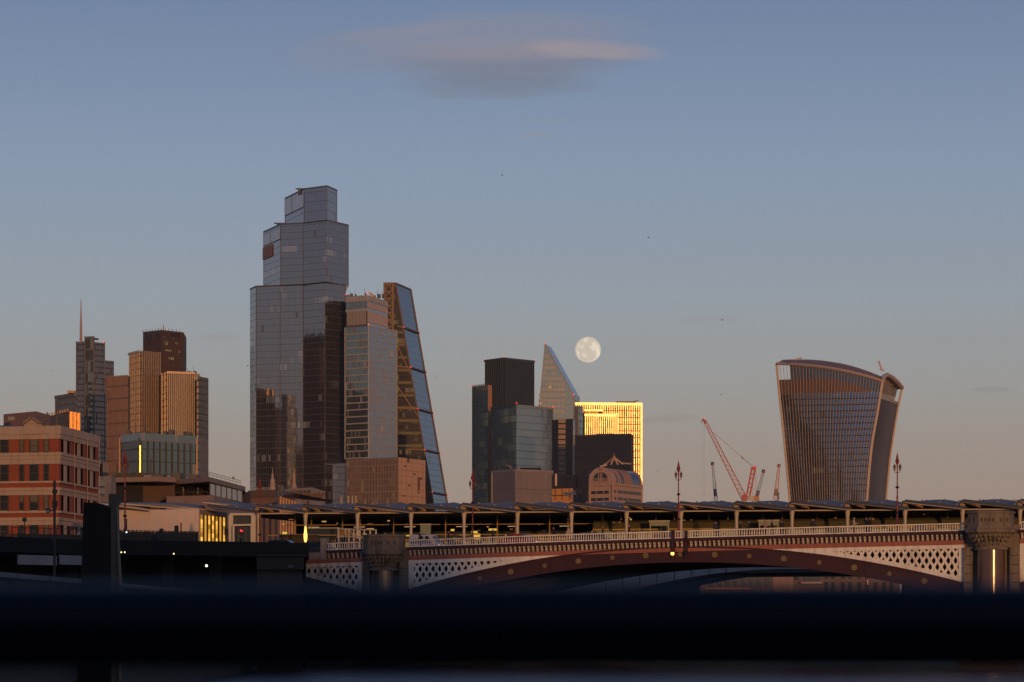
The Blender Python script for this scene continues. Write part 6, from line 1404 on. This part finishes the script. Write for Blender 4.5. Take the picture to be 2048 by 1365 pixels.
# ------------------------------------------------------------------ people on the bridge
def skin_person(pose=0):
    V = []; E = []; Rd = []
    def add(p, r, par=None):
        V.append(p); Rd.append(r)
        if par is not None: E.append((par, len(V)-1))
        return len(V)-1
    hip = add((0, 0, .95), .155); w = add((0, .0, 1.12), .14, hip); ch = add((0, .01, 1.32), .165, w); nk0 = add((0, .015, 1.47), .09, ch); nk = add((0, .01, 1.53), .058, nk0); hd = add((0, -.01, 1.62), .09, nk); tp = add((0, -.005, 1.70), .085, hd); tt = add((0, 0, 1.755), .05, tp)
    for s in (-1, 1):
        st_ = .16*s*(1 if pose == 1 else .25)
        h = add((.10*s, 0, .90), .105, hip); kn = add((.105*s, -.02-st_*.6, .50), .068, h); an = add((.105*s, .02-st_, .09), .045, kn); add((.115*s, -.14-st_, .035), .038, an)
        sh = add((.17*s, .01, 1.42), .075, ch); swing = .12*s*(1 if pose == 1 else .2)
        if pose == 2: el = add((.24*s, -.06, 1.17), .055, sh); wr = add((.15*s, -.27, 1.20), .038, el)
        else: el = add((.24*s, .02+swing*.4, 1.15), .055, sh); wr = add((.25*s, -.05+swing, .90), .038, el)
        a = Vector(V[wr]); d_ = (a - Vector(V[el])).normalized(); pm = add(tuple(a + d_*.06), .036, wr)
        for k in range(4): f0 = add(tuple(Vector(V[pm]) + d_*.045 + Vector((.0, (k-1.5)*.02, 0))), .010, pm); add(tuple(Vector(V[f0]) + d_*(.035 + .006*(k in (1, 2))) + Vector((-.012*s, 0, 0))), .008, f0)
        th_ = add(tuple(a + d_*.045 + Vector((0, -.045, 0))), .011, pm); add(tuple(Vector(V[th_]) + d_*.03 + Vector((0, -.012, 0))), .009, th_)
    me = bpy.data.meshes.new('p'); me.from_pydata(V, E, []); o = bpy.data.objects.new('p', me); COL.objects.link(o)
    o.modifiers.new('s', 'SKIN'); sv_ = me.skin_vertices[0].data
    for i, r_ in enumerate(Rd): sv_[i].radius = (r_, r_*(.72 if i in (0, 1, 2) else 1)); sv_[i].use_root = (i == 0)
    sb = o.modifiers.new('u', 'SUBSURF'); sb.levels = 1; sb.render_levels = 1
    dg = bpy.context.evaluated_depsgraph_get(); ev = bpy.data.meshes.new_from_object(o.evaluated_get(dg)); bpy.data.objects.remove(o); return ev
SKIN = mat('skin', (.32, .17, .11), .6); HAIRD = mat('dark_hair', (.02, .013, .01), .6); TROU = mat('dark_trousers', (.02, .02, .026), .8)
def clothed(ev, coat, hair):
    me = ev.copy(); me.materials.clear()
    for m in (coat, SKIN, hair, TROU): me.materials.append(m)
    for p in me.polygons:
        c = p.center; p.use_smooth = True
        if c.z > 1.52: p.material_index = 2 if (c.z > 1.685 or c.y > .03 and c.z > 1.57) else 1
        elif c.z < .84 and abs(c.x) < .2: p.material_index = 3
        elif c.z < .93 and abs(c.x) > .2: p.material_index = 1
        else: p.material_index = 0
    return me
POSES = [skin_person(k) for k in range(3)]
COATS = {'black': mat('black_coat', (.012, .012, .014), .8), 'navy': mat('navy_coat', (.014, .018, .035), .8), 'pink': mat('dusty_pink_coat', (.36, .20, .18), .8), 'cream': mat('cream_coat', (.46, .38, .30), .8)}
WHAIR = mat('white_cap', (.6, .57, .54), .7)
PP = {}
def person(px, t_, face, pose, coat, hair, label, base=None, sc=1.0):
    k = (pose, coat, hair.name)
    if k not in PP: PP[k] = clothed(POSES[pose], COATS[coat], hair)
    o = bpy.data.objects.new('person', PP[k]); COL.objects.link(o)
    if base is None: s = bs(px); b = B(s + t_*KB*0, t_, ZP(s) - .945); b.x = X(px, b.y)
    else: b = Vector(base)
    attach(o, None, Matrix.Translation(b) @ Matrix.Rotation(R(face), 4, 'Z') @ Matrix.Scale(sc, 4)); tag(o, label, 'person', 'people on the bridge')
for a in [(674, 2.2, 90, 1, 'black', HAIRD, 'person in black walking left behind the parapet nearest the pale post'), (689, 2.0, -90, 1, 'black', HAIRD, 'person in black standing left of the shaded pulpit'),
          (770, 2.6, 0, 0, 'black', WHAIR, 'person in a white cap above the shaded pulpit'), (840, 1.4, 90, 2, 'black', HAIRD, 'person in black leaning at the parapet just right of the shaded pulpit'),
          (897, 2.6, 90, 1, 'navy', HAIRD, 'person in navy between the white van and the first lamp standard'), (986, 2.4, -90, 1, 'black', HAIRD, 'person in black left of the red car'),
          (1107, 2.2, -90, 1, 'black', HAIRD, 'person in black just right of the red car'), (1206, 4.2, 90, 1, 'navy', HAIRD, 'person in navy farther back, left of the arch crown'), (1258, 2.0, -90, 1, 'black', HAIRD, 'person in black beside the column left of the crown lamp standard'),
          (1432, 1.6, 0, 0, 'navy', HAIRD, 'person in navy right of the crown lamp standard'), (1481, 1.8, 90, 1, 'black', HAIRD, 'person in black walking left of the pale green board'), (1498, 2.0, -90, 2, 'black', HAIRD, 'bent person in black touching the pale green board edge'),
          (1530, 1.8, 60, 2, 'pink', HAIRD, 'person in a dusty pink coat before the pale green board'), (1544, 1.8, 90, 1, 'navy', HAIRD, 'person in dark blue right of the one in dusty pink'), (1563, 3.6, 0, 0, 'black', HAIRD, 'person in black farther back right of the pale green board'),
          (1626, 1.6, 0, 0, 'black', HAIRD, 'tall person in black alone before the yellow-striped train'), (1708, 1.8, 70, 2, 'cream', WHAIR, 'person in a cream coat and white cap'), (1733, 2.2, -80, 1, 'black', HAIRD, 'left person of the black pair near the right lamp standard'), (1740, 1.8, -80, 1, 'black', HAIRD, 'right person of the black pair near the right lamp standard')]: person(*a)
for px, y, d, coat, hair, lab in ((309, 1093, 262, 'navy', WHAIR, 'cyclist-like person in a white helmet behind the pavilion railing'), (38, 1090, 254, 'black', HAIRD, 'person in black beside the orange hoarding panel'), (549, 1104, 262, 'black', HAIRD, 'left person of the dark group above the cabin roof'), (560, 1104, 262, 'navy', HAIRD, 'middle person of the dark group above the cabin roof'), (572, 1104, 262, 'black', HAIRD, 'right person of the dark group above the cabin roof'), (481, 1099, 266, 'black', HAIRD, 'person in black before the entrance portal')):
    person(px, 0, random.choice((0, 90, -90)), 0, coat, hair, lab, base=P(px, y, d) - Vector((0, 0, .45)))
# ------------------------------------------------------------------ vehicles
def car(name, px, t_, L, h, body, label, cat='car', van=False, stripe=None, base=None):
    if base is None: s = bs(px); o0 = B(s, t_, ZP(s)-1.10); o0.x = X(px, o0.y); rot = -math.atan(KB)
    else: o0 = Vector(base); rot = -.2
    t = thing(name, o0, label, cat, 'vehicles on the bridge', rotz=rot); M = WM[t.name]
    T = lambda x, y, z: M @ Vector((x, y, z))
    w = .88 if not van else .98
    pr = [(-L/2, .35), (-L/2, .8), (-L*.46, .95), (-L*.40, h*.62), (-L*.25, h*.98), (-L*.1, h), (L*.12, h*.98), (L*.28, h*.64), (L*.46, h*.52), (L/2, .7), (L/2, .35)] if not van else [(-L/2, .35), (-L/2, h*.9), (-L*.47, h), (L*.22, h), (L*.30, h*.93), (L*.40, h*.56), (L*.49, h*.46), (L/2, .75), (L/2, .35)]
    k = len(pr); vs = []
    for yy, q in ((-w, 1), (w, 1)):
        for x, z in pr: vs.append(T(x, yy*(1 - .16*max(0, (z-h*.55)/(h*.45))), z))
    mesh('body', vs, [tuple(range(k)), tuple(range(k, 2*k))[::-1]] + [(i, (i+1) % k, (i+1) % k+k, i+k) for i in range(k)], body, t)
    for yy in (-w-.01,):
        for x0, x1 in (((-L*.36, -L*.1), (-L*.08, L*.2)) if not van else ((L*.02, L*.2), (-L*.2, -.02))):
            z0, z1 = h*.64, h*.93; vs = [T(x0+(.05 if not van else 0), yy*.985, z0), T(x1+.1, yy*.985, z0), T(x1-.12, yy*.875, z1), T(x0+.16, yy*.875, z1)]; mesh('window', vs, [(0, 1, 2, 3)], PANE, t)
    mesh('windscreen', [T(L*(.285 if not van else .315), -w*.82, h*(.66 if not van else .92)), T(L*(.285 if not van else .315), w*.82, h*(.66 if not van else .92)), T(L*(.15 if not van else .41), w*.8, h*(.975 if not van else .58)), T(L*(.15 if not van else .41), -w*.8, h*(.975 if not van else .58))], [(0, 1, 2, 3)], PANE, t)
    for x in (-L*.3, L*.32):
        for yy in (-w, w): wh = MB().tube([T(x, yy*.8, .32), T(x, yy*1.02, .32)], .32, 14).build('wheel', BLACKP, t); MB().tube([T(x, yy*1.02, .32), T(x, yy*1.04, .32)], .18, 10).build('rim', CONC, wh)
    for yy in (-.6, .6): MB().lathe(T(L/2, yy, .68), [(.05, -.08), (.11, 0), (.05, .08)], 6).build('headlight', emit('headlight', (1, .8, .5), .8), t); MB().lathe(T(-L/2, yy, .72), [(.05, -.08), (.1, 0), (.05, .08)], 6).build('tail_light', emit('tail_light', (1, .05, .04), 1.2), t)
    if stripe: mesh('stripe', [T(-L*.46, -w-.012, h*.48), T(L*.30, -w-.012, h*.48), T(L*.30, -w-.012, h*.62), T(-L*.46, -w-.012, h*.62)], [(0, 1, 2, 3)], stripe, t); bar('roof_bar', T(-L*.1, -.6, h+.02), T(-L*.1, .6, h+.02), .2, .16, BLU, t)
    return t
car('white_van', 853, 7.5, 3.0, 1.72, mat('white_van_paint', (.50, .47, .45), .35), 'white van with a blue stripe right of the shaded pulpit', 'van', True, mat('blue_stripe', (.03, .05, .22), .4))
car('red_car', 1041, 7.0, 3.7, 1.50, mat('red_car_paint', (.30, .012, .02), .3), 'red car passing behind the balustrade left of the arch crown')
car('grey_car', 1188, 9.0, 4.3, 1.5, mat('silver_paint', (.05, .05, .055), .35), 'dark grey car behind the balustrade left of the crown')
car('blue_car', 565, 0, 4.1, 1.5, mat('dark_blue_paint', (.010, .016, .05), .3), 'dark blue car above the cabin roof', base=P(567, 1112, 270))
car('dark_car', 640, 7.5, 4.2, 1.5, mat('dark_car_paint', (.02, .02, .022), .3), 'dark car half hidden by the pale parapet post')
t = thing('warning_sign', B(bs(1100), 6, ZP(bs(1100))-1.1), 'pale triangular warning board right of the red car', 'sign'); s = bs(1100); cz = ZP(s)-1.1
mesh('board', [B(s-.45, 6, cz+1.2), B(s+.45, 6, cz+1.2), B(s, 6, cz+2.0), B(s-.45, 6.06, cz+1.2), B(s+.45, 6.06, cz+1.2), B(s, 6.06, cz+2.0)], [(0, 1, 2), (5, 4, 3), (0, 3, 4, 1), (1, 4, 5, 2), (2, 5, 3, 0)], PST, t); cyl('leg', B(s, 6.1, cz), B(s, 6.1, cz+1.3), .06, BLACKP, t)
# ------------------------------------------------------------------ gulls
BIRD = mat('dark_feathers', (.05, .045, .05), .8)
def bird_mesh():
    b = MB(); b.tube([(-.26, 0, .02), (-.14, 0, .03), (0, 0, 0), (.14, 0, .0), (.22, 0, .03), (.29, 0, .02)], [.015, .05, .075, .06, .045, .01], 6)
    for s in (-1, 1):
        b0 = len(b.v); b.v += [Vector(p) for p in ((.12, .05*s, .03), (.16, .32*s, .16), (.05, .68*s, .10), (-.02, .66*s, .09), (-.02, .30*s, .13), (-.08, .05*s, .02))]; b.f += [(b0, b0+1, b0+4, b0+5), (b0+1, b0+2, b0+3, b0+4)]
    b0 = len(b.v); b.v += [Vector(p) for p in ((-.22, -.03, .02), (-.22, .03, .02), (-.36, .08, .02), (-.36, -.08, .02))]; b.f.append((b0, b0+1, b0+2, b0+3)); return b
b = bird_mesh(); BM = bpy.data.meshes.new('bird'); BM.from_pydata([tuple(v) for v in b.v], [], b.f); BM.materials.append(BIRD)
for px, py, d, a, lab in ((1004, 351, 420, 30, 'small dark bird high above the sky left of centre, below the cloud'), (1297, 476, 420, -30, 'largest dark bird, high right of centre'), (1444, 640, 420, 70, 'dark bird above the red crane'), (495, 732, 480, 20, 'dark bird just left of the tallest tower'), (1442, 790, 520, 10, 'dark bird right of the moon near the crane tip'),
                     (381, 509, 600, 0, 'faint bird left of the tallest tower'), (103, 742, 600, 15, 'faint bird far left near the mast tower'), (872, 756, 620, -20, 'faint bird right of the wedge tower'), (463, 434, 650, 40, 'faint tiny bird upper left'), (937, 461, 650, 10, 'faint tiny bird over the wedge tower'), (1315, 944, 620, 0, 'faint bird low between gold facade and crane')):
    o = bpy.data.objects.new('bird', BM); COL.objects.link(o); attach(o, None, Matrix.Translation(P(px, py, d)) @ Matrix.Rotation(R(a), 4, 'Y') @ Matrix.Rotation(R(25), 4, 'X') @ Matrix.Scale(.55, 4)); tag(o, lab, 'bird', 'birds in the sky')
# ------------------------------------------------------------------ where the photographer stands, and the bank behind
PON = thing('pontoon', (0, 0, 0), 'floating pontoon deck under the photographer', 'pontoon'); prism('deck', [(-9, -8), (9, -8), (9, 2.0), (-9, 2.0)], .4, 2.45, mat('deck_grey', (.10, .10, .10), .8), PON)
for i in range(9): bar('deck_plank', (-9, -7.5+i*1.1, 2.46), (9, -7.5+i*1.1, 2.46), .04, 1.0, mat('deck_timber', (.12, .09, .07), .8), PON, side=(0, 0, 1))
WR = thing('rail_shade_cabin', (0, -6, 2.45), 'unseen cabin added behind the photographer to shade the handrail', 'cabin'); prism('walls', [(-8.5, -4.5), (8.5, -4.5), (8.5, -7.6), (-8.5, -7.6)], 2.5, 5.6, BRN, WR); prism('roof', [(-9, -4.0), (9, -4.0), (9, -8), (-9, -8)], 5.6, 5.85, DARKC, WR)  # added unseen cabin that keeps the low sun off the rail
for x in range(-4, 5): wbox('window', (x*1.9+.8, -4.5), (x*1.9-.8, -4.5), 3.3, 4.8, .05, PANE, WR)
HR = thing('handrail', (0, 1.72, 2.45), 'black round handrail out of focus across the foreground', 'handrail')
RB_ = mat('black_gloss_paint', (.0015, .0032, .009), .4, spec=.3)
DR_ = 1.72; zc_ = EYE + (YH - 1253.5)/F*DR_; rr_ = 172/F*DR_/2
MB().tube([(x*.25, DR_, zc_) for x in range(-36, 37)], rr_, 24).build('rail', RB_, HR, smooth=True)
for x in (-4.5, -3, -1.5, 1.5, 3, 4.5): cyl('post', (x, DR_, 2.47), (x, DR_, zc_-rr_*.5), .04, RB_, HR)
# unseen tower added behind the photographer to shade the low left of the view
GBK = glass('rear_tower_wall', (0, 0, 0), (.10, .09, .08), .3, .3, 3, 3.5, .8, 1.2, (.3, .26, .22), (.3, .25, .2), .2, seed=40)
for x0, x1, y0, hgt, lab in ((166, 258, -700, 76.5, 'unseen concrete tower added behind the photographer to shade the left bank'),):
    t = thing('shade_tower', ((x0+x1)/2, y0, 0), lab, 'tower'); prism('walls', [(x0, y0), (x1, y0), (x1, y0-30), (x0, y0-30)], 0, hgt, GBK, t); prism('roof_plant', [(x0+8, y0-8), (x1-20, y0-8), (x1-20, y0-24), (x0+8, y0-24)], hgt, hgt+4, DARKC, t)

# ------------------------------------------------------------------ rooftop plant on the city towers
ROOFP = mat('roof_plant_grey', (.10, .09, .085), .7)
def clutter(parent, x0, x1, y, d, n, hmax):
    for i in range(n):
        a = x0 + (x1-x0)*(i + random.random()*.7)/n; w = (x1-x0)/n*(.25 + .45*random.random()); h = hmax*(.35 + .65*random.random()); p, q = Q(a, d), Q(a+w, d)
        prism('roof_plant', [p, q, (q[0], q[1]+5), (p[0], p[1]+5)], Z(y, d)-.3, Z(y, d)+h, ROOFP, parent)
        if random.random() < .5: cyl('aerial', (p[0], p[1]+1, Z(y, d)), (p[0], p[1]+1, Z(y, d)+h+1.5+2*random.random()), .22, ROOFP, parent)
clutter(T8, 698, 768, 594, 1765, 7, 2.4); clutter(TG_, 250, 388, 869, 925, 8, 1.6)
clutter(BBd, 92, 116, 853, 352, 2, .5); clutter(T42, 335, 392, 746, 1725, 5, 1.4); clutter(BO, 225, 400, 957, 440, 6, 1.0)

# ------------------------------------------------------------------ evening haze over the city
def build_haze():
    m = bpy.data.materials.new('evening_haze'); m.use_nodes = True; t = NT(m.node_tree)
    v = t.n('VolumePrincipled'); v.inputs['Color'].default_value = (.80, .78, .84, 1); v.inputs['Density'].default_value = 3.2e-5; v.inputs['Anisotropy'].default_value = 0.0
    o = t.n('OutputMaterial'); t.nt.links.new(v.outputs[0], o.inputs['Volume'])
    b = MB().box(-2000, 2000, -1600, 3500, -4.2, 330); h = b.build('haze', m); tag(h, 'thin evening haze hanging over river and city', 'haze', kind='stuff')
build_haze()
